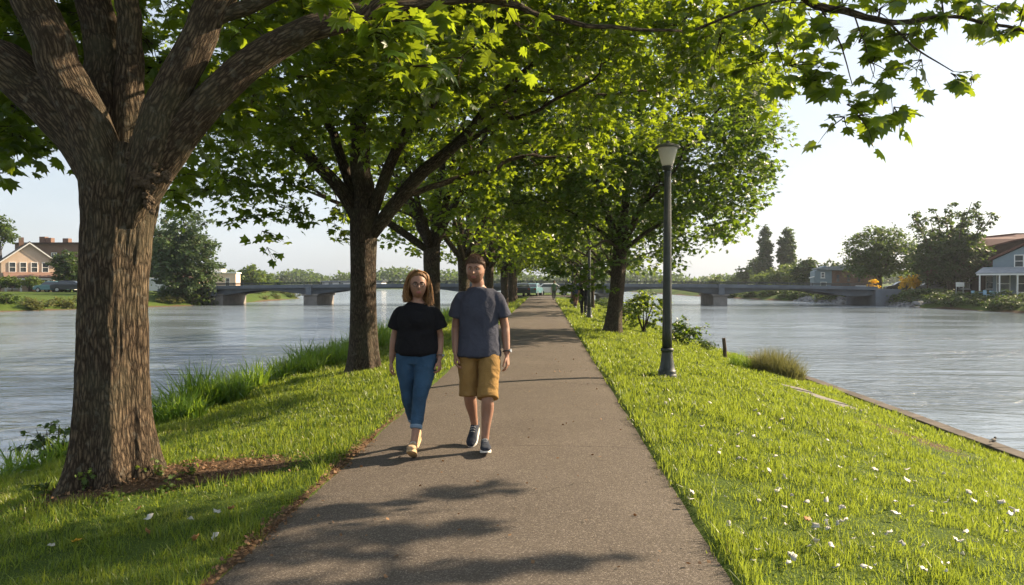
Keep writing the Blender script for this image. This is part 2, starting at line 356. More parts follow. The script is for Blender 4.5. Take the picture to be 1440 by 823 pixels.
def tz(x, y):
    x = np.asarray(x, float); y = np.asarray(y, float)
    zk = np.interp(x, LX, LZ); zn = np.interp(x, LX, RZ); k = np.clip((y-26)/3, 0, 1)
    z = zk*(1-k)+zn*k
    lawn = np.clip((np.where(x < 0, -1.8-x, x-1.05))/1.0, 0, 1)*np.clip((7-np.abs(x))/.5, 0, 1)
    z = z+lawn*(.035*vnoise(x*1.1, y*.9, 2.2)+.018*vnoise(x*3.1, y*2.7, 5.1))
    z = z-.13*0
    z = z-np.clip((y-150)/8, 0, 3)
    # mound round the foot of the big tree
    z = z+.07*np.exp(-((x+3.55)**2+(y-6.1)**2)/.7)
    dl = xL(y)-x; z = np.maximum(z, np.interp(dl, [-8, 0, .6, 2.5, 7, 14, 60, 600], [-3, -1.25, -.95, -.45, .12, .3, .4, 2.5])+.1*vnoise(x*.3, y*.3, 1.0)*np.clip(dl/3, 0, 1))
    dr = x-xR(y); z = np.maximum(z, np.interp(dr, [-8, 0, .6, 2.5, 6, 14, 60, 600], [-3, -1.25, -.85, -.35, .2, .35, .45, 2.5])+.12*vnoise(x*.3, y*.3, 4.0)*np.clip(dr/3, 0, 1))
    z = np.maximum(z, np.interp(y, [320, 330, 340, 800], [-3, -1.25, .3, 4]))
    return z
def soil_mask(x, y):
    s = .9*np.exp(-(((x+2.72)/.62)**2+((y-6.25)/.42)**2)**1.5)         # bare patch beside the big trunk
    s = s+.9*np.exp(-(((x+3.5)/.75)**2+((y-6.0)/.55)**2)**2)
    e = .7*np.clip(1-np.abs(x-PL+.02)/(.05+.09*vnoise(y*1.3, 0, 3)).clip(.02), 0, 1)*np.clip(1.25-np.abs(y-5)/6, .1, 1)
    e2 = np.clip(1-np.abs(x-PR-.0)/.04, 0, 1)*.3
    dry = .62*np.exp(-(((x-5.2)/.7)**2+((y-10.8)/1.8)**2))
    return np.clip(s+e+e2+dry, 0, 1)
xs = np.unique(np.round(np.concatenate([np.arange(-9, 9.01, .13), [-1.70, -1.66, .93, .98, 6.74, 6.82], np.arange(-66, -34, 1.2), np.arange(24, 62, 1.2), np.arange(-34, 24, 5), np.linspace(-300, -66, 24), np.linspace(62, 300, 24), [-2500, -1400, -800, -500, 500, 800, 1400, 2500]]), 3))
ys = np.unique(np.round(np.concatenate([np.arange(-8, 34, .2), np.arange(34, 150, 1.4), np.arange(150, 345, 8), [-400, -120, -50, -20, 400, 600, 1000, 1800, 3000]]), 3))
GX, GY = np.meshgrid(xs, ys); GZ = tz(GX, GY); ny, nx = GX.shape
ii = (np.arange(ny-1)[:, None]*nx+np.arange(nx-1)[None, :]).ravel()
me = np_mesh('ground', np.stack([GX, GY, GZ], -1).reshape(-1, 3), np.stack([ii, ii+1, ii+nx+1, ii+nx], -1), True, {'soil': ('FLOAT', (soil_mask(GX, GY)+np.clip((-.98-GZ)*3, 0, 1)).ravel())})
tag(link('ground', me, M['ground']), kind='structure')
w = MB(); w.add([[-2500, -400, -1.2], [2500, -400, -1.2], [2500, 3000, -1.2], [-2500, 3000, -1.2]], [[0, 1, 2, 3]])
tag(w.build('water', M['water']), kind='structure')
# path with ragged edges
py_ = np.concatenate([np.arange(-6, 30, .06), np.arange(30, 92, .5)]); e1 = PL+.035*vnoise(py_*2.1, 0, 7)+.02*vnoise(py_*7, 0, 9)-.02; e2 = PR+.03*vnoise(py_*2.3, 4, 7)+.015*vnoise(py_*8, 3, 9)+.02
cols = np.linspace(0, 1, 9); PX = e1[:, None]+(e2-e1)[:, None]*cols; PY = np.repeat(py_[:, None], 9, 1)
PZ = .004+.012*np.sin(cols*math.pi)[None, :]+.004*vnoise(PX*1.5, PY*1.5, 3); PZ[:, 0] -= .02; PZ[:, -1] -= .02
ii = (np.arange(len(py_)-1)[:, None]*9+np.arange(8)[None, :]).ravel()
tag(link('path', np_mesh('path', np.stack([PX, PY, PZ], -1).reshape(-1, 3), np.stack([ii, ii+1, ii+10, ii+9], -1), True), M['asphalt']), kind='structure')
# car park apron at the path's far end
pa = MB(); pa.box((.2, 88.5, -.05), (9, 9, .12)); tag(pa.build('road', M['asphalt']), kind='structure')

# ------------------------------------------------------------------ blades
def blades(n_or_pts, h, w, lean=.35, seed=1, curve=.5):
    """vectorised blades. pts (n,3), h (n,), w (n,)"""
    P = n_or_pts; n = len(P); g = np.random.default_rng(seed)
    th = g.uniform(0, 2*math.pi, n); d = np.stack([np.cos(th), np.sin(th)], -1); ln = np.abs(g.normal(0, lean, n))
    f = g.uniform(0, 2*math.pi, n); wd = np.stack([np.cos(f), np.sin(f), np.zeros(n)], -1)*w[:, None]/2
    up = A(0, 0, 1)
    def pt(t):
        off = ln*(t*(1-curve)+curve*t*t)
        return P+np.concatenate([d*(off*h)[:, None], (h*t*np.sqrt(np.clip(1-(.6*off)**2, .15, 1)))[:, None]], 1)
    m1 = pt(.5); tip = pt(1.0)
    V = np.stack([P-wd, P+wd, m1+wd*.8, m1-wd*.8, tip], 1).reshape(-1, 3)
    b = np.arange(n)[:, None]*5
    return V, np.vstack([b+A(0, 1, 2).astype(int), b+A(0, 2, 3).astype(int), b+A(3, 2, 4).astype(int)])
def lawn():
    out = []
    g = np.random.default_rng(11); tot = 520000
    # density falls with distance: sample distance log-uniform
    y = np.exp(g.uniform(math.log(3.0), math.log(70), tot)); x = g.uniform(-6.5, 6.8, tot)
    ok = (x < .75*y+.6) & (x > -.95*y-.6)
    # thin out near rows evenly in x: keep all; drop those on the path, soil and water
    edge_l = PL+.05*vnoise(y*2.6, 1, 3)+.02*g.standard_normal(tot)-.03; edge_r = PR+.045*vnoise(y*2.6, 7, 3)+.02*g.standard_normal(tot)+.015
    ok &= (x < edge_l) | (x > edge_r)
    s = soil_mask(x, y); ok &= g.random(tot) > s*1.5
    ok &= ~((np.abs(x-5.3-.08*(15-y)) < .3) & (y > 13.2) & (y < 16.0))
    ok &= np.where(x < 0, x > -6.5, x < 6.72)
    x, y = x[ok], y[ok]; z = tz(x, y)
    clump = vnoise(x*2.3, y*2.3, 8)+.6*vnoise(x*6, y*6, 1)
    ed = np.exp(-((x-PR-.08)/.14)**2)+.8*np.exp(-((PL-.12-x)/.15)**2)
    h = (.050+.040*clump.clip(-.9, 1.3)+.035*ed*g.random(len(x)))*g.uniform(.6, 1.35, len(x))*np.interp(y, [3, 12, 60], [1, 1.15, 1.8])
    wdt = np.maximum(.0055, .0012*y)*g.uniform(.7, 1.3, len(x))
    # coarse tufts standing out of the turf
    nt_ = 2600; cy = np.exp(g.uniform(math.log(3.2), math.log(26), nt_)); cx = g.uniform(-6, 6.5, nt_); k = ((cx < PL-.05) | (cx > PR+.05)) & (soil_mask(cx, cy) < .4) & (np.abs(cx-5.3) > .5); cx, cy = cx[k], cy[k]
    tx_ = np.repeat(cx, 16)+g.normal(0, .035, len(cx)*16); ty_ = np.repeat(cy, 16)+g.normal(0, .035, len(cx)*16); th_ = np.repeat(g.uniform(.07, .15, len(cx)), 16)*g.uniform(.5, 1.1, len(tx_))
    x = np.concatenate([x, tx_]); y = np.concatenate([y, ty_]); z = tz(x, y); h = np.concatenate([h, th_]); wdt = np.concatenate([wdt, np.maximum(.006, .0011*ty_)])
    V, T = blades(np.stack([x, y, z-.008], -1), h.clip(.02), wdt, .6, 5)
    tag(link('grass', np_mesh('grass', V, T), M['grass']), 'short sunlit lawn grass on both sides of the path', 'grass', kind='stuff')
lawn()
# ------------------------------------------------------------------ leaves and trees
def _sym(half):     # half outline (x>=0) from base to tip
    return half+[(-x, y) for x, y in half[::-1][1:-1]]
L_HI = _sym([(0, 0), (.20, -.06), (.34, .10), (.62, .14), (.44, .34), (.66, .58), (.36, .56), (.30, .84), (.15, .74), (0, 1.12)])
L_MD = _sym([(0, 0), (.50, .05), (.36, .32), (.52, .66), (.20, .66), (0, 1.1)])
L_LO = [(0, 0), (.48, .42), (0, 1.1), (-.48, .42)]
def leaf_mesh(name, P, D, Nn, size, template, droop=.22):
    """P origin, D direction to the tip, Nn rough normal, size (n)"""
    n = len(P); t = np.array(template)
    D = D/np.linalg.norm(D, axis=1)[:, None]; S_ = np.cross(D, Nn); S_ /= np.linalg.norm(S_, axis=1)[:, None]+1e-9; Nn = np.cross(S_, D)
    if len(t) > 4:
        T = np.vstack([[0, .38], t]); k = len(t)
        tri = np.array([[0, 1+i, 1+(i+1) % k] for i in range(k)])
        hgt = -.35*np.abs(T[:, 0])**1.5-droop*T[:, 1]**2
    else:
        T = t; tri = np.array([[0, 1, 2], [0, 2, 3]]); hgt = A(0, -.10, -.2, -.10)
    V = P[:, None, :]+size[:, None, None]*(T[None, :, 0, None]*S_[:, None, :]+T[None, :, 1, None]*D[:, None, :]+hgt[None, :, None]*Nn[:, None, :])
    F = (np.arange(n)[:, None, None]*len(T)+tri[None]).reshape(-1, 3)
    return np_mesh(name, V.reshape(-1, 3), F)
class Tree:
    def __init__(s, seed=1): s.w = MB(); s.P = []; s.D = []; s.N = []; s.Z = []; s.nodes = []; s.g = np.random.default_rng(seed); s.k = 0
    def limb(s, ctrl, radii, n=14, seg=10, jit=.02, attach=.25, wob=.03):
        X, Rr = spline(ctrl, n, radii); s.k += 1
        L = np.linalg.norm(X[-1]-X[0]); i = np.arange(n)
        off = np.stack([vnoise(i*.45, s.k*3.3, 1), vnoise(i*.45, s.k*3.3, 9), vnoise(i*.45, s.k*3.3, 17)], -1)*wob*L*np.clip(i/n*2, 0, 1)[:, None]
        X = X+off
        lob = lambda t, th: 1+.10*vnoise(t[:, None]*6, np.cos(th)[None]*1.3+5, np.sin(th)[None]*1.3+s.k)
        s.w.tube(X, Rr, seg, True, lob if seg > 6 else None, 0, s.k)
        for a, r in list(zip(X, Rr))[int(n*attach):]: s.nodes.append((a, r))
        return X
    def cluster(s, c, rad, n_leaf, size, subs=5, twigs=True, up=.25, flat=.55):
        """a spray of leaves round c, joined to the nearest wood"""
        g = s.g
        if s.NA is None or len(s.NA) != len(s.nodes): s.NA = np.array([q[0] for q in s.nodes]); s.NR = np.array([q[1] for q in s.nodes])
        d = np.linalg.norm(s.NA-c, axis=1)+np.maximum(0, s.NA[:, 2]-c[2])*.3; i = int(np.argmin(d)); q = s.NA[i]; L = np.linalg.norm(c-q)
        if twigs and L > .05:
            r0 = min(s.NR[i]*.6, .012+.012*L); mid = (q+c)/2+A(0, 0, .12*L)+g.normal(0, .05*L, 3)
            X, Rr = spline([q, mid, c], 7, [r0, r0*.7, r0*.35]); s.w.tube(X, Rr, 5, False, bark_seed=s.k)
            for a, r in list(zip(X, Rr))[3:-1]: s.nodes.append((a, r))
        out = c-q; out[2] *= .3; out = out/(np.linalg.norm(out)+1e-6)
        per = max(1, n_leaf//subs)
        for _ in range(subs):
            v = g.normal(0, 1, 3); v[2] = v[2]*flat-.05; v = v/np.linalg.norm(v)*rad*g.uniform(.6, 1.2)+out*rad*.35
            if twigs:
                X = spline([c-out*rad*.3, c+v*.5+A(0, 0, .05*rad), c+v+A(0, 0, -.12*rad)], 5); s.w.tube(X, np.linspace(.007, .002, 5)*(size/.15), 3, False)
            t = np.sqrt(g.random(per)); base = c+v*t[:, None]+A(0, 0, .06*rad)-A(0, 0, .18*rad)*(t**2)[:, None]+g.normal(0, .22*rad, (per, 3))*A(1, 1, .6)
            dd = v/np.linalg.norm(v)*.6+g.normal(0, .75, (per, 3)); dd[:, 2] = dd[:, 2]*.5-.28
            nn = g.normal(0, .42, (per, 3)); nn[:, 2] += 1
            s.P.append(base); s.D.append(dd); s.N.append(nn); s.Z.append(size*g.uniform(.6, 1.25, per))
    NA = None
    def fill(s, n, center, radii, rad, n_leaf, size, keep=None, shell=.35, **kw):
        g = s.g; c = 0; c0 = A(*center); r0 = A(*radii)
        pts = []
        while len(pts) < n and c < n*30:
            c += 1; v = g.normal(0, 1, 3); v /= np.linalg.norm(v); p = c0+v*r0*(g.random()**shell)
            if keep is None or keep(p): pts.append(p)
        NA = np.array([q[0] for q in s.nodes]); pts.sort(key=lambda p: np.min(np.linalg.norm(NA-p, axis=1)))
        for p in pts: s.cluster(p, rad*g.uniform(.75, 1.25), n_leaf, size, **kw)
    def done(s, name, bark, leaf, tpl, label, cat='tree', group=None, loc=(0, 0, 0), prune=None, nodes=False):
        root = empty(name, loc, 0, label, cat, group)
        s.w.build('trunk', bark, root, True, True)
        P = np.vstack(s.P); D = np.vstack(s.D); N_ = np.vstack(s.N); Z = np.concatenate(s.Z)
        if prune is not None:
            k = prune(P); P, D, N_, Z = P[k], D[k], N_[k], Z[k]
        link('crown', leaf_mesh('crown', P, D, N_, Z, tpl), leaf, root)
        return root
def root_lobes(h, nl=7, amt=.5, seed=0, H=2.4):
    def f(t, th):
        z = t[:, None]*H
        fl = np.exp(-z/.22)
        return 1+fl*(.42+amt*np.clip(np.cos(th*nl/2+seed+1.1*np.sin(th+seed))[None]**2-.3, -.3, 1))+.035*np.sin(th*5+2+z*1.2)+.045*vnoise(np.cos(th)[None]*2+3, np.sin(th)[None]*2+3, z*1.3+seed)
    return f
SUN_DIR = A(.906*math.cos(R(31)), .42*math.cos(R(31)), math.sin(R(31))); SUN_DIR /= np.linalg.norm(SUN_DIR)
def sun_gap(P):      # the gap in the crowns through which the low sun reaches the big trunk
    s = (P[:, 0]+3.35)/SUN_DIR[0]; y = P[:, 1]-SUN_DIR[1]*s; z = P[:, 2]-SUN_DIR[2]*s
    inside = (s > .45) & (np.abs(y-6.05) < .62) & (z > .1) & (z < 4.6)
    return ~(inside & ((z < 2.0) | (vnoise(P[:, 0]*1.3, y*2.2, z*1.5) > -.22)))
# ---- nearest tree -------------------------------------------------------------
T1 = Tree(21); Y1 = 6.1
def q1(px, py, dy=0): return at(px, py, Y1+dy)
base = q1(160, 664); base[2] = tz(base[0], base[1])-.12
def trunk_tube(T, ctrl, radii, n, seg, lob, seed=0):
    X, Rr = spline(ctrl, n, radii)
    T.w.tube(X, Rr, seg, True, lob, 0, seed); [T.nodes.append((a, r)) for a, r in list(zip(X, Rr))[n*3//4:]]
rug = root_lobes(2.5, 7, .55, 1.0, 2.75)
def rug1(t, th):      # flare plus furrowed surface, fine enough to break the outline
    z = t[:, None]*2.75; r = rug(t, th)
    x = np.cos(th)[None]*.34; y = np.sin(th)[None]*.34
    return r+.045*np.abs(vnoise(x*26, y*26, z*3.2))+.03*vnoise(x*50, y*50, z*7)-.02
trunk_tube(T1, [base, q1(160, 560), q1(161, 430), q1(166, 320), q1(172, 250), q1(176, 205)], [.288, .276, .265, .284, .325, .27], 120, 200, rug1, 0)
def L1(c, r, n=34, seg=44, **k): return T1.limb([q1(*p) for p in c], r, n, seg, **k)
L1([(160, 330, .02), (133, 218, .0), (70, 150, -.05), (0, 88, -.12), (-90, 20, -.2), (-260, -90, -.2), (-420, -170, 0)], [.12, .215, .20, .175, .15, .10, .05], wob=.01)
L1([(162, 335, -.10), (140, 215, -.22), (100, 130, -.3), (66, 50, -.36), (35, -30, -.4), (-40, -200, -.3), (-80, -380, 0)], [.10, .18, .168, .15, .14, .10, .05], wob=.01)
L1([(170, 260, .14), (152, 150, .2), (143, 60, .22), (140, -40, .25), (160, -260, .5), (180, -460, .7)], [.22, .17, .150, .14, .10, .05], wob=.008)
L1([(178, 250, .10), (181, 150, .12), (182, 60, .12), (184, -40, .15), (240, -240, .5), (320, -420, 1)], [.15, .125, .095, .092, .07, .03], wob=.008)
L1([(172, 335, -.08), (214, 205, -.16), (240, 130, -.2), (272, 62, -.2), (318, -20, -.1), (430, -180, .2), (560, -300, .7)], [.10, .178, .150, .135, .12, .09, .05], wob=.008)
L1([(262, 72, -.2), (300, 30, -.15), (345, 10, -.1), (420, -20, 0), (540, -90, .3)], [.05, .07, .06, .05, .03], 18, 16, wob=.01)
L1([(176, 330, -.02), (234, 214, -.1), (300, 135, -.1), (370, 78, 0), (430, 42, .1), (500, 18, .2), (600, 6, .4), (700, 2, .6), (760, 22, .8), (860, 38, 1.1), (960, 45, 1.4)], [.10, .165, .135, .12, .105, .07, .035, .03, .027, .02, .012], 60, 36, wob=.004)
L1([(440, 48, .1), (500, 30, .15), (545, -5, .2), (640, -60, .5)], [.06, .055, .045, .03], 16, 12, wob=.01)
# long overhead limb whose end hangs into view at the upper right
LH = [at(318, -20, 6.0), A(-1.2, 6.0, 4.9), A(.4, 6.2, 5.25), A(1.7, 6.5, 4.85), at(1129, -4, 6.9), at(1190, 14, 7.0), at(1250, 32, 7.1), at(1340, 24, 7.3), at(1440, 44, 7.5), at(1520, 60, 7.7)]
T1.limb(LH, [.10, .08, .06, .045, .035, .032, .026, .018, .014, .008], 60, 12, wob=.002)
for c, r in (([(1150, 5, 6.95), (1180, 60, 6.9), (1200, 120, 6.9)], .010), ([(1200, 18, 7.0), (1215, 60, 7), (1230, 110, 6.9)], .008), ([(1250, 32, 7.1), (1290, 70, 7.1), (1340, 100, 7.2)], .012), ([(978, 42, 7.4), (1060, 10, 7.2), (1129, -4, 6.9)], .015), ([(1060, 10, 7.2), (1090, 60, 7.1), (1110, 120, 7.1)], .008)):
    T1.limb([at(*p) for p in c], [r, r*.8, r*.4], 10, 5, wob=.01)
burl = MB()
bp = q1(184, 235, -.33)
sm = root_lobes
g = np.random.default_rng(4)
for k in range(40): burl.ball(q1(203+g.normal()*15, 250+g.normal()*20, -.235+.02*g.normal()), A(*g.uniform(.020, .048, 3)), 10, 8)
# leaves: behind/above the fork, left edge, sprays over the path
def K1(p):
    return True
def spray(T, px, py, Y, n, rad, size=.15, subs=4, **k): T.cluster(at(px, py, Y), rad, n, size, subs, **k)
g = T1.g
T1.fill(230, (-3.2, 7.8, 5.6), (4.2, 3.2, 2.0), .5, 44, .15, keep=lambda p: p[2] > 3.05+.25*max(0, p[0]+3) and not (p[1] < 6.7 and p[2] < 4.9), subs=5)
T1.fill(95, (-3.6, 4.6, 6.8), (4.2, 3.4, 1.7), .55, 44, .15, keep=lambda p: p[2] > 5.0, subs=5)
T1.fill(150, (-1.0, 8.9, 8.2), (4.0, 3.2, 1.5), .55, 46, .14, keep=lambda p: p[2] > 6.7, subs=5)  # high foliage out of view, added to shade the leaves and left lawn below
T1.fill(90, (-6.8, 7.6, 4.4), (2.3, 1.9, 1.7), .42, 44, .145, keep=lambda p: p[2] > 2.8+.55*max(0, p[0]+6.6) and p[0] < -4.6, subs=5)
for px, py, Y in [(-30, 150, 6.9), (5, 130, 7.2), (25, 150, 7.1), (10, 185, 7.0), (40, 195, 7.2), (-20, 215, 7), (50, 120, 7.5), (225, 90, 8), (235, 150, 8.4), (270, 200, 8.6), (262, 250, 8.8), (300, 180, 8.6), (290, 120, 8.3), (240, 270, 9), (340, 160, 8.6)]:
    spray(T1, px, py, Y, 30, .3)
for px, py, Y in [(495, 15, 5.6), (530, 45, 5.5), (560, 30, 5.6), (555, 75, 5.5), (590, 95, 5.5), (540, 20, 5.5), (600, 20, 5.8), (480, 5, 5.7)]:
    spray(T1, px, py, Y, 9, .17, .16, 3)
for px, py, Y, n, r in [(1160, 40, 6.9, 22, .28), (1120, 90, 7, 18, .25), (1150, 110, 6.9, 18, .26), (1175, 130, 6.9, 10, .2), (1100, 55, 7.1, 22, .3), (1060, 90, 7.2, 20, .3), (1090, 130, 7.2, 16, .25), (1060, 30, 7.3, 24, .35), (1010, 60, 7.4, 24, .35),
                        (1215, 50, 7, 18, .25), (1235, 90, 7, 18, .25), (1250, 120, 7, 16, .24), (1200, 150, 6.9, 14, .2), (1215, 165, 6.9, 12, .2), (1265, 155, 7, 12, .2), (1180, 168, 6.9, 8, .18), (1290, 90, 7.1, 12, .2), (1265, 50, 7.1, 18, .26), (1300, 30, 7.2, 18, .26),
                        (1345, 105, 7.2, 10, .18), (1370, 112, 7.2, 6, .14), (1340, 20, 7.3, 18, .26), (1380, 35, 7.4, 16, .22), (1425, 45, 7.5, 12, .2), (1440, 15, 7.5, 12, .2), (1400, 10, 7.5, 14, .22), (1240, 10, 7.1, 20, .3), (1180, 0, 7, 20, .3), (1120, 10, 7, 20, .3), (1320, -10, 7.3, 16, .3)]:
    spray(T1, px, py, Y, n, r, .135, 4)
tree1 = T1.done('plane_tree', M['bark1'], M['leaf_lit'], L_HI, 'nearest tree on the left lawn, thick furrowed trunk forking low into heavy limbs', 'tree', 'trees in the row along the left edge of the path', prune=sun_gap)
o = burl.build('burl', M['burl'], tree1, True)
md = o.modifiers.new('r', 'REMESH'); md.mode = 'VOXEL'; md.voxel_size = .008
md = o.modifiers.new('s', 'SMOOTH'); md.iterations = 3
tx = bpy.data.textures.new('knobs', 'CLOUDS'); tx.noise_scale = .035; md = o.modifiers.new('d', 'DISPLACE'); md.texture = tx; md.strength = .05
# ---- second tree --------------------------------------------------------------
T2 = Tree(33); Y2 = 14.3
def q2(px, py, dy=0): return at(px, py, Y2+dy)
base = q2(512, 508); base[2] = tz(base[0], base[1])-.1
trunk_tube(T2, [base, q2(511, 440), q2(511, 380), q2(512, 330), q2(513, 295)], [.265, .255, .245, .262, .28], 50, 64, root_lobes(2.9, 6, .35, 2, 2.9), 1)
def L2(c, r, n=26, seg=14, **k): return T2.limb([q2(*p) for p in c], r, n, seg, **k)
L2([(508, 320), (480, 268), (430, 222), (395, 195, -.3), (350, 150, -.5), (300, 100, -.8)], [.13, .13, .11, .08, .05, .02])
L2([(510, 310), (478, 215, .3), (451, 153, .5), (430, 80, .9), (410, -20, 1.4)], [.12, .10, .08, .06, .04])
L2([(511, 320), (510, 230), (512, 150), (518, 60, .3), (500, -80, .8), (520, -220, 1)], [.20, .19, .15, .13, .09, .04])
L2([(518, 320), (545, 235, .4), (565, 190, .8), (620, 90, 1.4), (700, 0, 2)], [.10, .09, .07, .05, .03])
L2([(517, 320), (553, 219, -.3), (589, 168, -.5), (614, 127, -.7), (685, 62, -1.0), (760, 10, -1.4)], [.12, .105, .095, .075, .05, .03])
L2([(518, 335), (578, 262, -.2), (624, 216, -.3), (685, 158, -.3), (726, 133, -.2), (777, 122, 0), (880, 136, .4), (960, 150, .8)], [.14, .135, .115, .085, .065, .05, .03, .015])
L2([(572, 275), (619, 260, .3), (685, 240, .7), (757, 222, 1.1), (830, 215, 1.6)], [.06, .06, .05, .035, .018])
L2([(685, 158, -.3), (740, 100, -.8), (820, 60, -1.2), (920, 40, -1.6), (1020, 30, -2)], [.06, .05, .04, .03, .015])
L2([(624, 216, -.3), (660, 195, -1), (720, 165, -1.8), (790, 130, -2.4), (860, 90, -3)], [.05, .045, .035, .025, .012])
# crown: reaches far over the path, short on the river side; open underneath
def low2(p):        # lower skin of the crown, metres above the path, measured across the avenue
    return np.interp(p[0], [-8, -6.6, -5.2, -4.0, -3.0, -1.5, 0, 1.6, 4.6], [3.7, 2.85, 3.3, 4.2, 3.9, 3.6, 3.5, 3.9, 4.6])
T2.fill(440, (-.9, 14.2, 6.1), (5.7, 4.0, 3.3), .50, 70, .118, keep=lambda p: p[2] > low2(p), shell=.4)
T2.fill(190, (-5.2, 14.0, 5.6), (3.2, 3.4, 2.9), .5, 66, .122, keep=lambda p: p[2] > low2(p))
for px, py in [(345, 290), (370, 305), (400, 290), (330, 250), (350, 270), (385, 270), (415, 275), (340, 310), (375, 330), (400, 250), (425, 300), (440, 235), (360, 225), (330, 215)]:
    spray(T2, px, py, 13.6, 24, .36, .15)
spray(T2, 377, 352, 13.6, 8, .2, .14)
for px, py in [(475, 290), (470, 320), (485, 330), (480, 300)]: spray(T2, px, py, 15, 18, .3, .15)
for k in range(110): spray(T2, T2.g.uniform(560, 1090), T2.g.uniform(-30, 85), T2.g.uniform(10.2, 12.4), 40, .38, .12, 4)
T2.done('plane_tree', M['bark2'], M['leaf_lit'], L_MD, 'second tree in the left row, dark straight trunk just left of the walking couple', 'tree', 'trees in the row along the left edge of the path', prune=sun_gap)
# ---- rest of the left row -----------------------------------------------------
def avenue_tree(seed, name, fork, r, spread, height, bark, leaf, tpl, leafsize, n, nl, side=0, lowz=2.6, lean=0, limbs=7, rad=.6, squash=1.0):
    T = Tree(seed); g = T.g
    trunk_tube(T, [A(0, 0, -.15), A(lean*.4, 0, fork*.5), A(lean, 0, fork)], [r, r*.9, r*1.0], 20, 18, root_lobes(fork, 5, .3, seed, fork), seed)
    for k in range(limbs):
        a = 2*math.pi*(k+.3*g.random())/limbs; el = g.uniform(.5, 1.15) if k else 1.45
        d = A(math.cos(a)*math.cos(el), math.sin(a)*math.cos(el), math.sin(el)); L = spread*g.uniform(.8, 1.05)
        if d[0]*side > 0: L *= 1.15
        st = A(lean, 0, fork-.25); p1 = st+d*L*.35; p2 = p1+(d*A(1.1, 1.1, .75))*L*.35; p3 = p2+d*A(1.1, 1.1, .4)*L*.3
        X = T.limb([st, p1, p2, p3], [r*.5, r*.38, r*.22, r*.08], 14, 8, wob=.04)
        for q in (5, 8):
            a2 = a+g.choice([-1, 1])*g.uniform(.5, 1.0); e2 = el*.6
            d2 = A(math.cos(a2)*math.cos(e2), math.sin(a2)*math.cos(e2), math.sin(e2))
            T.limb([X[q], X[q]+d2*L*.22, X[q]+d2*L*.42+A(0, 0, .1)], [r*.2, r*.13, r*.05], 8, 6, wob=.05)
    cz = (lowz+height)/2+.3
    T.fill(n, (lean+side*.9, 0, cz), (spread, spread, (height-lowz)/2+.4), rad, nl, leafsize, keep=lambda p: p[2] > lowz+.25*vnoise(p[0], p[1], seed)*2+.10*math.hypot(p[0]-lean, p[1])*(-1 if squash < 1 else 0), shell=.42)
    return T
TV = avenue_tree(51, '', 2.9, .27, 5.6, 8.8, None, None, None, .15, 280, 46, side=1, lowz=3.0)
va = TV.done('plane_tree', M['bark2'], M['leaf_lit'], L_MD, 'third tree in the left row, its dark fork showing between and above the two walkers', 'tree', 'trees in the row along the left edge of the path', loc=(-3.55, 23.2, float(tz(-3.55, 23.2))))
TW = avenue_tree(57, '', 2.7, .27, 5.6, 8.4, None, None, None, .21, 210, 34, side=1, lowz=2.5)
vb = TW.done('plane_tree', M['bark2'], M['leaf_lit'], L_LO, 'fourth tree in the left row, behind the man in the grey shirt', 'tree', 'trees in the row along the left edge of the path', loc=(-3.5, 32, 0))
ORD = ['fifth', 'sixth', 'seventh', 'eighth', 'ninth', 'tenth', 'eleventh']
for k, (x, y) in enumerate([(-3.1, 41), (-2.75, 50.5), (-2.6, 57.5), (-2.75, 64), (-2.9, 71), (-3.2, 79)]):
    c = copy_tree(vb if k % 2 else vb); c.location = (x, y, float(tz(x, y))); c.rotation_euler.z = [0.5, -.4, .8, .2, -.6, 1.1][k]; c.scale = (1, 1, [1, .95, 1.05, 1, .97, 1][k])
    c['label'] = f'{ORD[k]} tree from the camera in the shrinking left row beside the path'
# ---- right-hand trees -------------------------------------------------------------
TR = Tree(71); YR = 24.0
def qr(px, py, dy=0): return at(px, py, YR+dy)
b_ = qr(861, 472); b_[2] = tz(b_[0], b_[1])-.1
trunk_tube(TR, [b_, qr(866, 420), qr(870, 375), qr(873, 335)], [.27, .235, .23, .22], 30, 30, root_lobes(3, 5, .2, 3, 3.2), 2)
for c, r in (([(872, 345), (850, 290), (835, 230), (820, 150), (810, 60)], .13), ([(874, 345), (880, 280), (890, 200), (900, 110), (900, 0)], .16), ([(874, 345), (905, 290), (950, 230), (1000, 170), (1040, 120)], .12), ([(872, 350), (840, 320), (800, 300), (750, 280)], .08),
             ([(874, 355), (910, 325), (960, 300), (1010, 285), (1050, 270)], .08), ([(872, 350), (850, 340, -1.5), (830, 350, -2.5), (815, 370, -3)], .05), ([(875, 345), (900, 300, -1.5), (940, 250, -2.6), (980, 190, -3.2)], .09), ([(875, 345), (900, 290, 2), (930, 220, 3.5)], .09)):
    TR.limb([qr(*p) for p in c], list(np.linspace(r, r*.15, len(c))), 18, 9, wob=.03)
def keepR(p):
    lim = np.interp(p[2], [1.6, 2.6, 3.4, 5, 7.5, 10], [3.2, 4.9, 6.0, 7.1, 7.2, 6.0])
    lo = np.interp(p[0], [-2, 0, 2.3, 4, 5.5, 7.5], [3.4, 3.0, 2.7, 2.3, 3.0, 4.2])
    return p[0] < lim and p[2] > lo
TR.fill(600, (2.7, 24.0, 6.2), (5.0, 4.4, 4.4), .6, 64, .135, keep=keepR, shell=.38)
for k in range(60): TR.cluster(A(6.2+.9*g.random()*math.sin(k), 23.5+1.5*g.normal(), 3.6+5*g.random()), .5, 48, .145)
for px, py, d in [(790, 385, -3), (815, 375, -3), (800, 400, -3), (840, 385, -3), (825, 395, -3), (850, 370, -3), (780, 370, -3), (845, 405, -2.5)]: TR.cluster(qr(px, py, d), .36, 40, .15)
TR.done('lime_tree', M['bark2'], M['leaf'], L_MD, 'full dark green tree with leaning trunk behind the near lamp post on the right', 'tree')
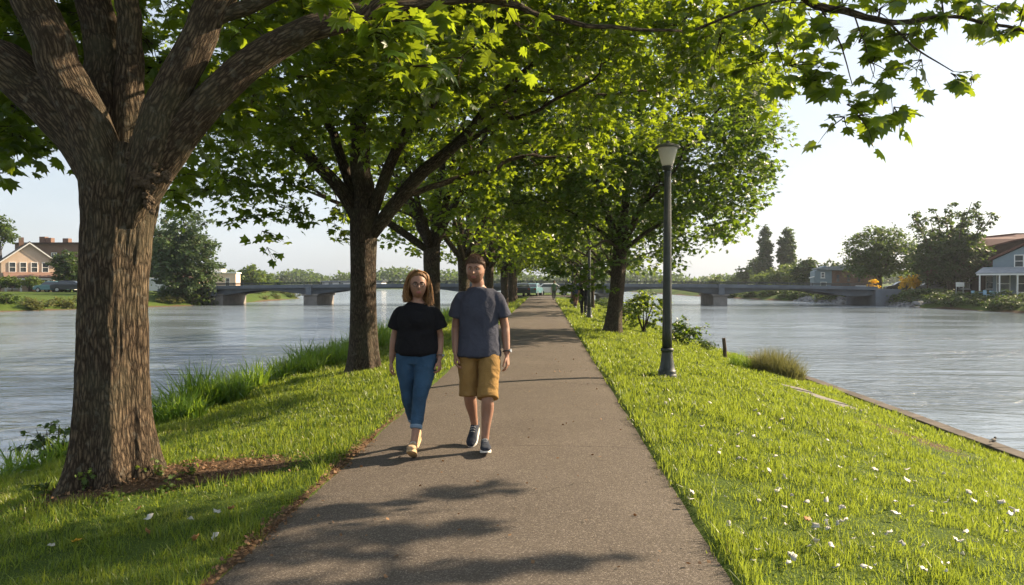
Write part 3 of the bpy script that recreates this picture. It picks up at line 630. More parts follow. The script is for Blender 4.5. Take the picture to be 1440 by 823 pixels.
TQ = avenue_tree(83, '', 2.3, .16, 4.2, 8.5, None, None, None, .27, 150, 20, lowz=2.1)
vq = TQ.done('lime_tree', M['bark2'], M['leaf_fresh'], L_LO, 'slimmer bright green tree on the right verge, first one past the leaning trunk', 'tree', 'smaller trees beside the right verge', loc=(3.6, 39, -.2))
for k, (x, y, l) in enumerate([(3.2, 50, 'second slim bright green tree past the leaning trunk on the right verge'), (2.9, 60, 'third slim tree along the right verge, thin trunk seen beside the path'), (2.7, 70, 'fourth and farther slim tree along the right verge'), (3.2, 81, 'last slim tree on the right verge, near the parked cars')]):
    c = copy_tree(vq); c.location = (x, y, float(tz(x, y))); c.rotation_euler.z = k*1.3+.4; c.scale = (1, 1, .9+.08*k); c['label'] = l
# ---- tree beyond the right edge of the view, which throws the stripes of shade on the path
TO = Tree(91)
b_ = A(6.4, 4.2, -1.1); trunk_tube(TO, [b_, A(6.4, 4.3, .6), A(6.5, 4.4, 2.4)], [.24, .2, .19], 16, 16, root_lobes(3, 5, .2, 3, 3.4), 2)
for c in ([(6.5, 4.4, 2.2), (6.6, 4.9, 3.9), (6.9, 6.9, 5.0), (6.9, 8.2, 5.2)], [(6.5, 4.4, 2.2), (7.4, 4.9, 4.2), (8.4, 6.2, 6)], [(6.5, 4.4, 2.2), (6.6, 5.4, 4.6), (6.4, 8.0, 5.9)], [(6.5, 4.4, 2.2), (6.3, 3.6, 4), (6.2, 2.8, 5.2)]):
    TO.limb([A(*p) for p in c], list(np.linspace(.1, .02, len(c))), 10, 8, wob=.005)
SUN_DIR = A(.906*math.cos(R(31)), .42*math.cos(R(31)), math.sin(R(31))); SUN_DIR /= np.linalg.norm(SUN_DIR)
def toward_sun(x, y, z=0, s=8.0): return A(x, y, z)+SUN_DIR*s
_g = np.random.default_rng(5)
def shade_streak(x0, y0, x1, y1, n, rad, s):
    for k in range(n):
        t = _g.random(); TO.cluster(toward_sun(x0+(x1-x0)*t, y0+(y1-y0)*t, 0, s+_g.normal()*.3), rad*(.5+.8*t), 26, .14, 4)
def thin_streak(x0, y0, x1, y1, n, w, s, grow=1.0):
    for k in range(n):
        t = (k+.5)/n; ww = w*(.25+.9*t*grow); TO.cluster(toward_sun(x0+(x1-x0)*t+_g.normal()*.06, y0+(y1-y0)*t+_g.normal()*ww*.5, 0, s+_g.normal()*.15), .05+ww*.55, 16, .085, 3)
thin_streak(-.36, 5.52, -1.9, 4.92, 22, .17, 9.2); thin_streak(-.30, 5.36, -1.1, 5.18, 9, .07, 9.2)
thin_streak(-.36, 4.66, -2.0, 4.14, 26, .22, 9.4); thin_streak(-.30, 4.50, -1.3, 4.34, 10, .08, 9.3); thin_streak(-.9, 4.12, -1.9, 3.95, 10, .10, 9.4)
thin_streak(.20, 4.10, -1.5, 3.45, 24, .22, 9.4); thin_streak(.1, 3.98, -.6, 3.80, 8, .07, 9.3)
g_l = np.random.default_rng(23)
for k in range(125):
    x_, y_ = g_l.uniform(-6.2, -1.95), g_l.uniform(3.3, 5.3)
    if vnoise(x_*1.1, y_*2.2, 3.3) > -.5: TO.cluster(toward_sun(x_, y_, 0, 11.4+g_l.normal()*.5), .27, 26, .11, 4)
TO.done('lime_tree', M['bark2'], M['leaf'], L_MD, 'tree standing outside the right edge of the view whose shade falls on the path', 'tree', prune=lambda P: ((P[:, 0] > .69*P[:, 1]+.25) | (P[:, 2] > 1.7+.46*P[:, 1])) & sun_gap(P))
# ------------------------------------------------------------------ street lamps
def make_lamp(seg=28):
    root = empty('street_lamp')
    b = MB(); b.lathe([(.165, -.25), (.165, .02), (.160, .045), (.150, .06), (.150, .11), (.135, .13), (.118, .20), (.104, .30), (.094, .38), (.092, .43), (.108, .445), (.112, .47), (.104, .49), (.085, .50)], seg=seg); b.build('base', M['lamp_metal'], root, True, bevel=.004)
    p = MB(); p.lathe([(.083, .49), (.080, .8), (.068, 2.2), (.056, 3.42), (.062, 3.44), (.062, 3.47), (.055, 3.49)], seg=seg)
    for k in range(12):
        a = k*math.pi/6; p.tube([(.078*math.cos(a), .078*math.sin(a), .52), (.0535*math.cos(a), .0535*math.sin(a), 3.38)], [.007, .005], 5)
    p.build('pole', M['lamp_metal'], root, True)
    n = MB(); n.lathe([(.055, 3.485), (.075, 3.50), (.085, 3.53), (.098, 3.545), (.098, 3.56), (.07, 3.57)], seg=seg); n.build('neck', M['lamp_metal'], root, True)
    g_ = MB(); g_.lathe([(.088, 3.565), (.105, 3.62), (.152, 3.80), (.168, 3.862)], seg=seg); gl = g_.build('lamp_glass', M['glass'], root, True)
    bb = MB(); bb.ball((0, 0, 3.72), (.035, .035, .07), 12, 8); bb.build('bulb', M['white'], gl, True)
    c = MB(); c.lathe([(.172, 3.862), (.212, 3.868), (.215, 3.882), (.19, 3.905), (.10, 3.935), (.03, 3.955), (.03, 3.975), (.012, 3.995)], seg=seg); c.build('cap', M['lamp_cap'], root, True, bevel=.003)
    return root
lp = make_lamp(); P = at(938, 531, 12.6)
lp.location = (P[0], P[1], float(tz(P[0], P[1]))); tag(lp, 'tall dark lamp post nearest the camera, standing on the sunlit right-hand lawn', 'street lamp', 'street lamps along the right verge')
for y, l in ((33, 'second lamp post down the path, behind the pair of walkers on the right verge'), (53, 'farthest slim lamp post on the right verge, small beside the path')):
    c = copy_tree(lp); c.location = (1.98, y, float(tz(1.98, y))-.02); c['label'] = l
# ------------------------------------------------------------------ bank plants
def clump(name, x, y, r, h, n, mat, label, cat='reeds', group=None, lean=.35, w=.016, seed=0, curve=.6):
    g = np.random.default_rng(int(abs(x)*100+y*10+seed)); a = g.uniform(0, 2*math.pi, n); q = r*np.sqrt(g.random(n))
    P = np.stack([x+q*np.cos(a), y+q*np.sin(a)], -1); z = tz(P[:, 0], P[:, 1])
    V, T = blades(np.column_stack([P, z-.03]), h*g.uniform(.5, 1.15, n)*(1-.35*(q/r)**2), np.full(n, w)*g.uniform(.6, 1.3, n), lean, int(x*10+1000), curve)
    V = V-A(x, y, float(tz(x, y)))
    o = link(name, np_mesh(name, V, T), mat); o.location = (x, y, float(tz(x, y))); return tag(o, label, cat, group)
RG = 'green reed clumps along the left waterline'
reeds = [(-6.35, 8.3, .42, 0.71, 260, 'small reed clump at the left edge of the view, left of the big trunk'),
         (-6.3, 9.4, .30, 0.54, 186, 'low reed clump showing just left of the big trunk at the water'),
         (-6.0, 11.2, .40, 0.73, 384, 'broad bright reed clump immediately right of the big trunk'),
         (-5.75, 11.9, .38, 0.98, 347, 'second reed clump right of the big trunk, tallest of the bright ones'),
         (-5.85, 12.9, .42, 0.70, 372, 'third reed clump right of the big trunk, with dark upright blades'),
         (-5.9, 14.3, .40, 0.83, 285, 'fourth reed clump right of the big trunk, at the gap before the farther reeds'),
         (-5.75, 15.6, .50, 0.62, 347, 'fifth reed clump, first of the dense stretch reaching towards the second tree'),
         (-5.6, 16.9, .52, 0.83, 347, 'sixth reed clump from the big trunk, in the middle of the dense stretch'),
         (-5.5, 18.3, .55, 0.70, 347, 'seventh reed clump from the big trunk, dark and tall'),
         (-5.3, 19.8, .60, 0.76, 322, 'eighth reed clump, showing just left of the second tree'),
         (-5.2, 21.8, .7, 1.09, 285, 'ninth reed clump, behind the foot of the second tree')]
for x, y, r, h, n, l in reeds: clump('reed_clump', x, y, r, h, n, M['reed'], l, 'reeds', RG, .60, .028 if y < 14 else .032, curve=.8)
for k, (x, y, r, h, n) in enumerate([(-5.45, 10.9, .30, .55, 260), (-5.35, 12.2, .34, .60, 300), (-6.5, 10.3, .4, .8, 260), (-5.3, 15.9, .4, .6, 260), (-5.15, 17.6, .42, .62, 260), (-6.2, 7.6, .4, .6, 300), (-5.9, 8.6, .3, .45, 200), (-5.25, 19.2, .4, .6, 220)]):
    clump('reed_clump', x, y, r, h, n, M['reed'], ['low front clump of broad blades right beside the big trunk', 'low front clump before the tallest bright reeds', 'tall clump standing in the water edge behind the big trunk', 'low front clump before the dense stretch of reeds', 'low front clump halfway along the dense stretch of reeds', 'spreading clump at the left edge of the view, lowest in the photo', 'small low clump between the big trunk and the left edge', 'low front clump just left of the second tree'][k], 'reeds', RG, .75, .030, k, .9)
for k, (x, y) in enumerate([(-5.3, 25), (-5.4, 29), (-5.3, 34), (-5.3, 40)]): clump('reed_clump', x, y, .9, .9, 350, M['reed'], ['tenth reed clump along the left bank, seen past the second tree', 'eleventh reed clump along the left bank, between second and third trees', 'twelfth reed clump, far down the left bank', 'farthest reed clump on the near left bank'][k], 'reeds', RG, .35, .04)
pt = at(1093, 527, 18.6)
clump('ornamental_grass', pt[0], pt[1], .62, .80, 2600, M['dry_reed'], 'large rounded tawny grass tussock at the right waterline', 'grass clump', None, .55, .012, 3, .7)
clump('ornamental_grass', pt[0]-.75, pt[1]+.3, .35, .5, 500, M['reed'], 'small green grass tuft on the left side of the tawny tussock', 'grass clump', None, .5, .012, 4)
def shrub(name, x, y, sx, sy, h, n, nl, size, leaf, bark, label, cat='shrub', group=None, seed=1, rad=.22, low=.1, tpl=None):
    T = Tree(seed); g = T.g
    for k in range(7):
        a = g.uniform(0, 6.3); T.limb([A(0, 0, -.05), A(math.cos(a)*sx*.25, math.sin(a)*sy*.25, h*.35), A(math.cos(a)*sx*.6, math.sin(a)*sy*.6, h*.8)], [.022*h, .014*h, .005*h], 7, 5)
    T.fill(n, (0, 0, h*.55), (sx, sy, h*.5), rad, nl, size, keep=lambda p: p[2] > low*h, shell=.5, subs=3)
    return T.done(name, bark, leaf, tpl or L_MD, label, cat, group, (x, y, float(tz(x, y))))
p = at(905, 466, 27.5); shrub('shrub', p[0], p[1], .85, .6, 1.55, 46, 24, .11, M['leaf_lit'], M['bark2'], 'open leafy shrub between the leaning trunk and the near lamp post', seed=3)
p = at(955, 490, 24); shrub('shrub', p[0], p[1], .75, .6, .75, 36, 26, .09, M['leaf'], M['bark2'], 'low spreading shrub behind the near lamp post at the water', seed=4)
p = at(990, 494, 24); shrub('shrub', p[0]+.1, p[1], .45, .4, .42, 16, 22, .06, M['leaf_dark'], M['bark2'], 'small dark tuft of leaves right of the low shrub behind the lamp', seed=5)
p = at(875, 460, 31); shrub('shrub', p[0], p[1], .9, .6, 1.1, 40, 24, .1, M['leaf_fresh'], M['bark2'], 'bushy shrub at the foot of the leaning trunk, on its water side', seed=6)
p = at(62, 600, 9.2); shrub('shrub', -6.15, 9.0, .32, .3, .7, 20, 16, .07, M['leaf'], M['bark2'], 'small leafy weed at the water just left of the big trunk', 'weed', seed=7, rad=.14)
for k, (px, py, r) in enumerate([(1195, 604, .16), (1290, 604, .18), (1335, 616, .17), (1366, 628, .19), (1416, 663, .14)]):
    q = at(px, py, 11.5); d = ray(px, py)
    for it in range(8):
        z_ = float(tz(q[0], q[1])); t_ = (z_-CAM_H)/d[2]; q = A(0, 0, CAM_H)+d*t_
    if not (3 < q[1] < 30): continue
    clump('weed_clump', q[0], q[1], r, .13, 260, M['leaf_dark'], ['dark low weed tuft left of the group near the kerb stones', 'flat weed tuft second from the left along the kerb stones', 'dark weed tuft third from the left along the kerb stones', 'widest dark weed tuft close to the kerb stones', 'dark weed tuft nearest the right edge of the lawn'][k], 'weed', 'low weeds on the right lawn', .9, .014, k)
# small leafy weeds at the foot of the big trunk
for k, (px, py, h) in enumerate([(468//1, 0, 0)]): pass
def ground_at(px, py):
    d = ray(px, py); t_ = CAM_H/-d[2]
    for _ in range(12):
        q = A(0, 0, CAM_H)+d*t_; t_ = (float(tz(q[0], q[1]))-CAM_H)/d[2]
    q = A(0, 0, CAM_H)+d*t_; q[2] = tz(q[0], q[1]); return q
for k, (px, py, s_) in enumerate([(218, 672, .10), (195, 668, .08), (240, 690, .09), (125, 690, .11), (60, 700, .12), (150, 708, .07), (262, 668, .07)]):
    q = ground_at(px, py); shrub('seedling', q[0], q[1], s_, s_, s_*1.5, 7, 6, .035, M['leaf_fresh'], M['bark2'], ['leafy seedling rising in front of the big trunk', 'seedling touching the big trunk at its front right', 'seedling on the bare soil right of the big trunk', 'seedling in the shade left of the fallen stick', 'seedling in the dark grass at the far left', 'tiny seedling by the fallen stick', 'small seedling on the right side of the bare soil'][k], 'seedling', 'seedlings round the big trunk', seed=40+k, rad=.05, tpl=L_MD)
st = MB(); X, Rr = spline([ground_at(95, 694)+A(0, 0, .03), ground_at(150, 683)+A(0, 0, .05), ground_at(185, 672)+A(0, 0, .08), ground_at(225, 662)+A(0, 0, .13)], 14, [.008, .012, .014, .010]); st.tube(X, Rr, 7)
st.tube([X[8], X[8]+A(.12, .05, .06), X[8]+A(.2, .05, .03)], [.008, .006, .003], 5)
tag(st.build('fallen_branch', m_plain('bleached stick', (.30, .20, .12), .9, .1), None, True), 'thin bleached fallen branch lying against the foot of the big trunk', 'branch')
sh = T1.g
# ------------------------------------------------------------------ fallen leaves
def curled(seed, size, sc=1.0):
    g = np.random.default_rng(seed); n = 9; a = np.linspace(0, 2*math.pi, n, endpoint=False); r = size*g.uniform(.55, 1.1, n)*A(*[1, .8]*4, 1)
    V = [[0, 0, .15*size]]+[[r[i]*math.cos(a[i]), r[i]*math.sin(a[i])*.7*sc, size*g.uniform(.1, .7)] for i in range(n)]
    V += [[v[0]*.97, v[1]*.97, v[2]-.003] for v in V]
    m = n+1
    T = [[0, 1+i, 1+(i+1) % n] for i in range(n)]+[[m, m+1+(i+1) % n, m+1+i] for i in range(n)]
    Q = [[1+i, m+1+i, m+1+(i+1) % n, 1+(i+1) % n] for i in range(n)]
    return np_mesh('fallen_leaf', V, [np.array(Q), np.array(T)], True)
pm = [curled(k, .032) for k in range(6)]
for m_ in pm: m_.materials.append(M['petal'])
g = np.random.default_rng(17)
spots = [(938, 571), (935, 573), (942, 592), (1013, 640), (1040, 652), (1062, 668), (975, 700), (1095, 697), (1118, 708), (1155, 702), (1178, 745), (1162, 748), (1112, 797), (1118, 800), (1215, 812), (1220, 810), (1282, 722), (1325, 805), (1335, 808), (1405, 718), (1420, 728), (1430, 730), (1232, 650), (1278, 668), (1285, 687), (1270, 683), (1065, 585), (1035, 620), (1230, 622), (1010, 645), (1300, 815), (1390, 700), (1268, 778), (1200, 770), (1000, 575), (985, 606), (1345, 770), (1225, 765), (1160, 740), (1096, 700), (1048, 655), (968, 716)]
g_p = np.random.default_rng(41)
while len(spots) < 110:
    px_, py_p = g_p.uniform(930, 1435), g_p.uniform(575, 818)
    if (px_-930)*.42+560 < py_p+60 and px_ > 900+(py_p-620)*.70+20: spots.append((px_, py_p))
for k, (px, py) in enumerate(spots):
    q = ground_at(px+g.uniform(-4, 4), py+g.uniform(-3, 3)); o = link('fallen_leaf', pm[k % 6]); o.location = q+A(0, 0, .045+.012*g.random()); o.rotation_euler = (g.normal(0, .4), g.normal(0, .4), g.uniform(0, 6.3)); s_ = g.uniform(.45, 1.2)*min(1.6, .75+q[1]*.06); o.scale = (s_,)*3
    tag(o, 'small curled whitish fallen leaf lying in the grass of the right-hand lawn', 'fallen leaf', 'whitish fallen leaves scattered on the right lawn')
for k, (px, py, kind, l) in enumerate([(305, 766, 'petal', 'white fallen leaf lying nearest the path among the leaves on the left lawn'), (210, 739, 'petal', 'grey white rounded fallen leaf on the shaded left lawn'), (306, 731, 'petal', 'small white fallen leaf beside a tan one on the left lawn'), (325, 727, 'tan_leaf', 'tan leaf just right of a small white one on the left lawn'), (204, 759, 'tan_leaf', 'upright curled tan fallen leaf in the middle of the left lawn'), (107, 773, 'yellow_leaf', 'bright yellow fallen leaf on the shaded left lawn'), (276, 770, 'tan_leaf', 'dull tan leaf left of the white leaf near the path'), (71, 780, 'petal', 'tiny white leaf left of the yellow fallen leaf'), (268, 743, 'petal', 'small bluish white leaf between two white ones on the left lawn'), (194, 727, 'tan_leaf', 'reddish tan leaf above the grey white one on the left lawn'), (1134, 743, 'tan_leaf', 'single orange tan fallen leaf on the right-hand lawn')]):
    me_ = curled(50+k, .036 if k != 4 else .045); me_.materials.append(M[kind]); q = ground_at(px, py); o = link('fallen_leaf', me_); o.location = q+A(0, 0, .05); o.rotation_euler = (g.normal(0, .3) if k != 4 else 1.2, g.normal(0, .3), g.uniform(0, 6)); tag(o, l, 'fallen leaf', 'coloured fallen leaves')
# leaf litter on bare soil and along the ragged path edges: nobody could count it
def litter():
    n = 26000; g = np.random.default_rng(9); x = np.concatenate([g.uniform(-5, -1.3, n*2//3), g.normal(PL-.04, .09, n//3)]); y = np.concatenate([g.uniform(4.2, 8, n*2//3), 2.8+18*g.random(n//3)**1.6]); k = (g.random(len(x)) < soil_mask(x, y)*.9) & (x < PL+.10)
    x, y = np.append(x[k], g.uniform(PL, PR, 260)), np.append(y[k], 3.5+22*g.random(260)**1.4); m = len(x); P = np.column_stack([x, y, np.maximum(tz(x, y), np.where(x > PL+.08, .016, -9))+.012+.02*g.random(m)*(x < PL+.08)]); D = g.normal(0, 1, (m, 3))*A(1, 1, .35); N_ = g.normal(0, .5, (m, 3))+A(0, 0, 1)
    tag(link('leaf_litter', leaf_mesh('leaf_litter', P, D, N_, g.uniform(.010, .032, m), L_LO)), 'brown dead leaf litter on bare soil and along the path edge', 'leaf litter', kind='stuff').data.materials.append(M['litter'])
litter()
# ------------------------------------------------------------------ kerb, slab, post, bird
kb = MB()
for k, y in enumerate(np.arange(3.2, 24.6, .82)):
    kb.box((6.87+.012*math.sin(k*2.1), y+.4, -1.16), (.27, .808, .46), rz=.006*math.sin(k*3.7))
tag(kb.build('stone_edging', M['stone'], bevel=.015), 'straight brown stone kerb holding the right lawn at the water', 'kerb')
sl = MB()
for y, x in ((13.6, 5.42), (14.35, 5.36), (15.1, 5.30), (15.8, 5.24)): 
    sl.box((x, y, float(tz(x, y))-.01), (.5, .70, .06), rz=.08, ry=.20)
tag(sl.build('stone_slabs', M['slab'], bevel=.012), 'worn pale slabs sunk in the grass of the right bank', 'paving slabs')
q = ground_at(1020, 504); po = MB(); po.tube([q+A(0, 0, -.2), q+A(-.02, 0, .3), q+A(-.05, 0, .58)], [.06, .055, .05], 8); po.build('wooden_post', M['wood_post'], None, False)
tag(S.objects['wooden_post'], 'short dark wooden stake leaning on the right bank, left of the tawny tussock', 'post')
br = MB(); br.ball((0, 0, .07), (.075, .032, .034), 14, 9); br.ball((.062, 0, .105), (.026, .022, .022), 12, 8); br.tube([(.08, 0, .105), (.108, 0, .10)], [.007, .001], 6); br.tube([(-.05, 0, .07), (-.10, 0, .062), (-.14, 0, .055)], [.02, .014, .008], 6)
for s_ in (-1, 1): br.tube([(.0, s_*.012, .05), (.005, s_*.014, .0)], [.003, .002], 5)
o = br.build('bird', m_plain('bird plumage', (.10, .09, .08), .8), None, True); q = at(1370, 612, 11.6); o.location = (6.86, 11.6, -.93); o.rotation_euler.z = .6; o.scale = (.9,)*3; md = o.modifiers.new('r', 'REMESH'); md.mode = 'VOXEL'; md.voxel_size = .004; tag(o, 'small dark bird perched on the stone kerb by the right water', 'bird')
# ------------------------------------------------------------------ bridge
BY = 94.0; XB0, XB1 = -45.0, 39.6
def dz(x): return 1.12+.38*(1-((x-(XB0+XB1)/2)/((XB1-XB0)/2))**2)
bridge = empty('bridge', (0, BY, 0), 0, 'long low grey concrete road bridge crossing the whole river behind the trees', 'bridge')
piers = [-40.9, -29.0, -8.5, 7.5, 21.2]
sup = sorted(piers+[XB0, XB1-2.5])
xb = np.linspace(XB0, XB1, 220)
def soff(x):
    d = min(abs(x-s_) for s_ in sup); i = [s_ for s_ in sup]; return dz(x)-.50-.62*math.exp(-(d/3.6)**2)-.10
dk = MB(); V = []
for x in xb:
    V += [[x, -4.2, dz(x)-.42], [x, -4.2, dz(x)], [x, 4.2, dz(x)], [x, 4.2, dz(x)-.42]]
i4 = np.arange(len(xb)-1)*4; Q = np.vstack([np.stack([i4+a, i4+(a+1) % 4, i4+4+(a+1) % 4, i4+4+a], -1) for a in range(4)]); dk.add(V, Q, None, [[0, 1, 2, 3], [len(V)-4, len(V)-3, len(V)-2, len(V)-1]])
dk.build('deck', M['concrete'], bridge)
for yy in (-3.2, 3.2):
    gd = MB(); V = []
    for x in xb: V += [[x, yy-.35, soff(x)], [x, yy-.35, dz(x)-.425], [x, yy+.35, dz(x)-.425], [x, yy+.35, soff(x)]]
    gd.add(V, Q, None, [[0, 1, 2, 3], [len(V)-4, len(V)-3, len(V)-2, len(V)-1]]); gd.build('girder', M['concrete'], bridge)
for x in piers:
    p_ = MB(); p_.box((x, 0, -1.0), (1.7, 7.4, 1.9)); p_.box((x, 0, .06), (2.1, 7.8, .24)); p_.build('pier', M['concrete_pale'], bridge, bevel=.08)
    q_ = MB(); q_.box((x, -4.24, dz(x)-.62), (.7, .26, 1.3)); q_.build('pilaster', M['concrete'], bridge, bevel=.03)
for yy in (-4.05, 4.05):
    rl = MB()
    for x in np.arange(XB0, XB1, 2.2): rl.box((x, yy, dz(x)+.14), (.08, .08, .28))
    for h_ in (.14, .28): rl.tube([(x, yy, dz(x)+h_) for x in np.linspace(XB0, XB1, 40)], [.035]*40, 5)
    rl.build('railing', M['lamp_metal'], bridge)
for x, s_ in ((XB0-1.5, -1), (XB1+1.2, 1)):
    ab = MB(); ab.box((x, 0, -.35), (3, 8.6, 2.3)); ab.build('abutment', M['concrete'], bridge, bevel=.05)
# ------------------------------------------------------------------ cars
def make_car(name, mat, label, x, y, z, rz, van=False, group=None):
    root = empty(name, (x, y, z), rz, label, 'van' if van else 'car', group)
    if van: prof = [(-2.3, .35), (-2.35, .9), (-2.3, 1.95), (-2.1, 2.05), (1.1, 2.05), (1.35, 1.95), (1.85, 1.2), (2.3, 1.05), (2.4, .8), (2.38, .35)]
    else: prof = [(-2.15, .35), (-2.2, .75), (-2.1, .98), (-1.75, 1.02), (-1.2, 1.42), (-.9, 1.48), (.2, 1.48), (.45, 1.42), (1.1, .98), (1.9, .88), (2.15, .72), (2.18, .35)]
    def half(w, z): return w*(1 if z < 1.02 else 1-.22*(z-1.02)/.5) if not van else w*(1-.06*max(0, z-1.1))
    V = []; n = len(prof)
    for s_ in (-1, 1): V += [[a, s_*half(.86, b), b] for a, b in prof]
    b_ = MB(); b_.add(V, [[i, (i+1) % n, n+(i+1) % n, n+i] for i in range(n)], None, [list(range(n))[::-1], list(range(n, 2*n))]); b_.build('body', M[mat], root, bevel=.05)
    wn = MB()
    for s_ in (-1, 1):
        if van: P_ = [(.55, 1.25), (1.65, 1.25), (1.3, 1.85), (.55, 1.85)]
        else: P_ = [(-1.45, 1.03), (.95, 1.03), (.42, 1.37), (-1.15, 1.37)]
        wn.prism([(a, s_*(half(.86, b)+.004), b) for a, b in P_], (0, s_*.012, 0))
    if van: wn.prism([(1.40, -.7, 1.88), (1.84, -.75, 1.24), (1.84, .75, 1.24), (1.40, .7, 1.88)], (.03, 0, .02))
    else: wn.prism([(.50, -.62, 1.38), (1.06, -.72, 1.02), (1.06, .72, 1.02), (.50, .62, 1.38)], (.03, 0, .03)); wn.prism([(-1.22, -.62, 1.38), (-1.70, -.72, 1.05), (-1.70, .72, 1.05), (-1.22, .62, 1.38)], (-.03, 0, .03))
    wn.build('window', M['window'], root)
    for a in (-1.35, 1.4):
        for s_ in (-1, 1):
            w_ = MB(); w_.tube([(a, s_*.70, .33), (a, s_*.88, .33)], [.33, .33], 18); wo = w_.build('wheel', M['rubber'], root); r_ = MB(); r_.tube([(a, s_*.882, .33), (a, s_*.895, .33)], [.2, .19], 14); r_.build('rim', M['chrome'], wo)
    for s_ in (-1, 1):
        h_ = MB(); h_.box((2.17 if not van else 2.39, s_*.62, .72), (.06, .3, .14)); h_.build('headlight', M['white'], root)
        t_ = MB(); t_.box((-2.19 if not van else -2.36, s_*.66, .82), (.05, .22, .14)); t_.build('tail_light', M['red'], root)
    return root
G = lambda x, y: float(tz(x, y))
make_car('parked_car', 'car_teal', 'blue green car parked at the end of the path beside the last left trunks', -1.4, 86.5, .012, R(80), group='cars parked at the far end of the path')
make_car('parked_car', 'car_white', 'white car parked beyond the end of the path', .9, 90, .012, R(5), group='cars parked at the far end of the path')
make_car('parked_car', 'car_dark', 'dark car parked left of the far end of the path', -2.6, 83.5, .05, R(95), group='cars parked at the far end of the path')
def px_ground(px, py, Y): q = at(px, py, Y); return q[0], G(q[0], Y)
for px, Y, mt, rz, van, l in ((216, 94, 'car_white', 8, True, 'white van parked right of the big trunk on the far left bank'), (243, 96, 'car_dark', 170, False, 'dark car parked under the big far left tree'), (100, 93, 'car_dark', 15, False, 'dark car parked right of the peach brick house'), (86, 95, 'car_white', 5, False, 'white car parked beside the porch of the peach brick house'), (74, 94, 'car_teal', 175, False, 'teal car parked in front of the porch corner')):
    x, z = px_ground(px, 410, Y); make_car('parked_car' if not van else 'parked_van', mt, l, x, Y, z, R(rz), van, 'vehicles parked on the far left bank')
for px, Y, mt, l in ((1310, 97, 'car_silver', 'silver car parked left of the wide dark tree trunk'), (1268, 104, 'car_dark', 'dark car parked between the two big trees on the right bank'), (1208, 101, 'car_white', 'white car by the end of the bridge on the right bank')):
    x, z = px_ground(px, 410, Y); make_car('parked_car', mt, l, x, Y, z, R(170), False, 'vehicles parked on the far right bank')
# ------------------------------------------------------------------ houses
def window(parent, x, y, z, w, h, frame='white', sill=True):
    f = MB(); t = .09
    for dx in (-w/2, w/2): f.box((x+dx, y-.03, z), (t, .10, h+t))
    for dz_ in (-h/2, 0, h/2): f.box((x, y-.034, z+dz_), (w-t*.98, .09, t if dz_ else .06))
    fo = f.build('window', M[frame], parent); p_ = MB(); p_.box((x, y-.006, z), (w-.02, .03, h-.02)); p_.build('pane', M['window'], fo)
    if sill: s_ = MB(); s_.box((x, y-.07, z-h/2-t*.9), (w+.25, .16, .08)); s_.build('sill', M[frame], fo)
def gable_block(parent, wallmat, roofmat, x0, x1, y0, y1, eave, ridge, axis='y', over=.4, th=.16, wall=True):
    """ridge runs along axis"""
    if wall:
        w_ = MB()
        if axis == 'y': xm = (x0+x1)/2; w_.prism([(x0, y0, 0), (x1, y0, 0), (x1, y0, eave), (xm, y0, ridge), (x0, y0, eave)], (0, y1-y0, 0))
        else: ym = (y0+y1)/2; w_.prism([(x0, y0, 0), (x0, y1, 0), (x0, y1, eave), (x0, ym, ridge), (x0, y0, eave)], (x1-x0, 0, 0))
        w_.build('wall', M[wallmat], parent)
    r_ = MB()
    for s_ in (-1, 1):
        if axis == 'y':
            xm = (x0+x1)/2; hw = (x1-x0)/2; sl_ = (ridge-eave)/hw; e = hw+over
            r_.prism([(xm, y0-over, ridge+.02), (xm+s_*e, y0-over, ridge+.02-sl_*e), (xm+s_*e, y0-over, ridge+.02-sl_*e+th), (xm, y0-over, ridge+.02+th)], (0, y1-y0+2*over, 0))
        else:
            ym = (y0+y1)/2; hw = (y1-y0)/2; sl_ = (ridge-eave)/hw; e = hw+over
            r_.prism([(x0-over, ym, ridge+.02), (x0-over, ym+s_*e, ridge+.02-sl_*e), (x0-over, ym+s_*e, ridge+.02-sl_*e+th), (x0-over, ym, ridge+.02+th)], (x1-x0+2*over, 0, 0))
    return r_.build('roof', M[roofmat], parent)
# peach brick house, left bank
hx = at(42, 410, 100)[0]; hz = G(hx, 100)-.1
H = empty('brick_house', (hx, 100, hz), R(40), 'peach brick two storey house with white windows, slate roof and porch, far left bank', 'house')
gable_block(H, 'pink_brick', 'slate', -3.3, 3.3, 0, 9, 4.35, 7.0, 'y', .35)
rf = gable_block(H, 'pink_brick', 'slate', -16, -3.32, 1.4, 9.4, 4.3, 7.0, 'x', .3)
ch = MB(); ch.box((-.6, 5.2, 7.3), (.6, .6, 1.3)); ch.build('chimney', M['brown_brick'], rf)
tr = MB()
for s_ in (-1, 1): tr.prism([(0, -.36, 7.02), (s_*3.68, -.36, 4.08), (s_*3.68, -.36, 3.9), (0, -.36, 6.84)], (0, -.04, 0))
tr.build('barge_board', M['white'], H)
for x in (-2.0, -.75, .55, 1.85): window(H, x, -.02, 3.55, .75, 1.35)
for x in (-12, -9.5, -6.5): window(H, x, 1.38, 3.1, .8, 1.3)
po_ = MB(); po_.prism([(-3.1, -.05, 2.75), (3.9, -.05, 2.75), (3.9, -2.6, 2.05), (-3.1, -2.6, 2.05)], (0, 0, .14)); porch = po_.build('porch_roof', M['brown_roof'], H)
fr = MB(); fr.box((.4, -2.5, 1.93), (7.0, .14, .22)); fr.build('fascia', M['white'], porch)
for x in (-2.9, -1.2, 2.0, 3.6):
    c_ = MB(); c_.box((x, -2.45, .9), (.24, .24, 1.85)); c_.build('porch_column', M['white'], H)
d_ = MB(); d_.box((.3, -.03, 1.0), (1.0, .12, 2.0)); d_.build('door', M['dark_wood'], H)
for x in (-2.0, 2.3): window(H, x, -.02, 1.2, 1.1, 1.2)
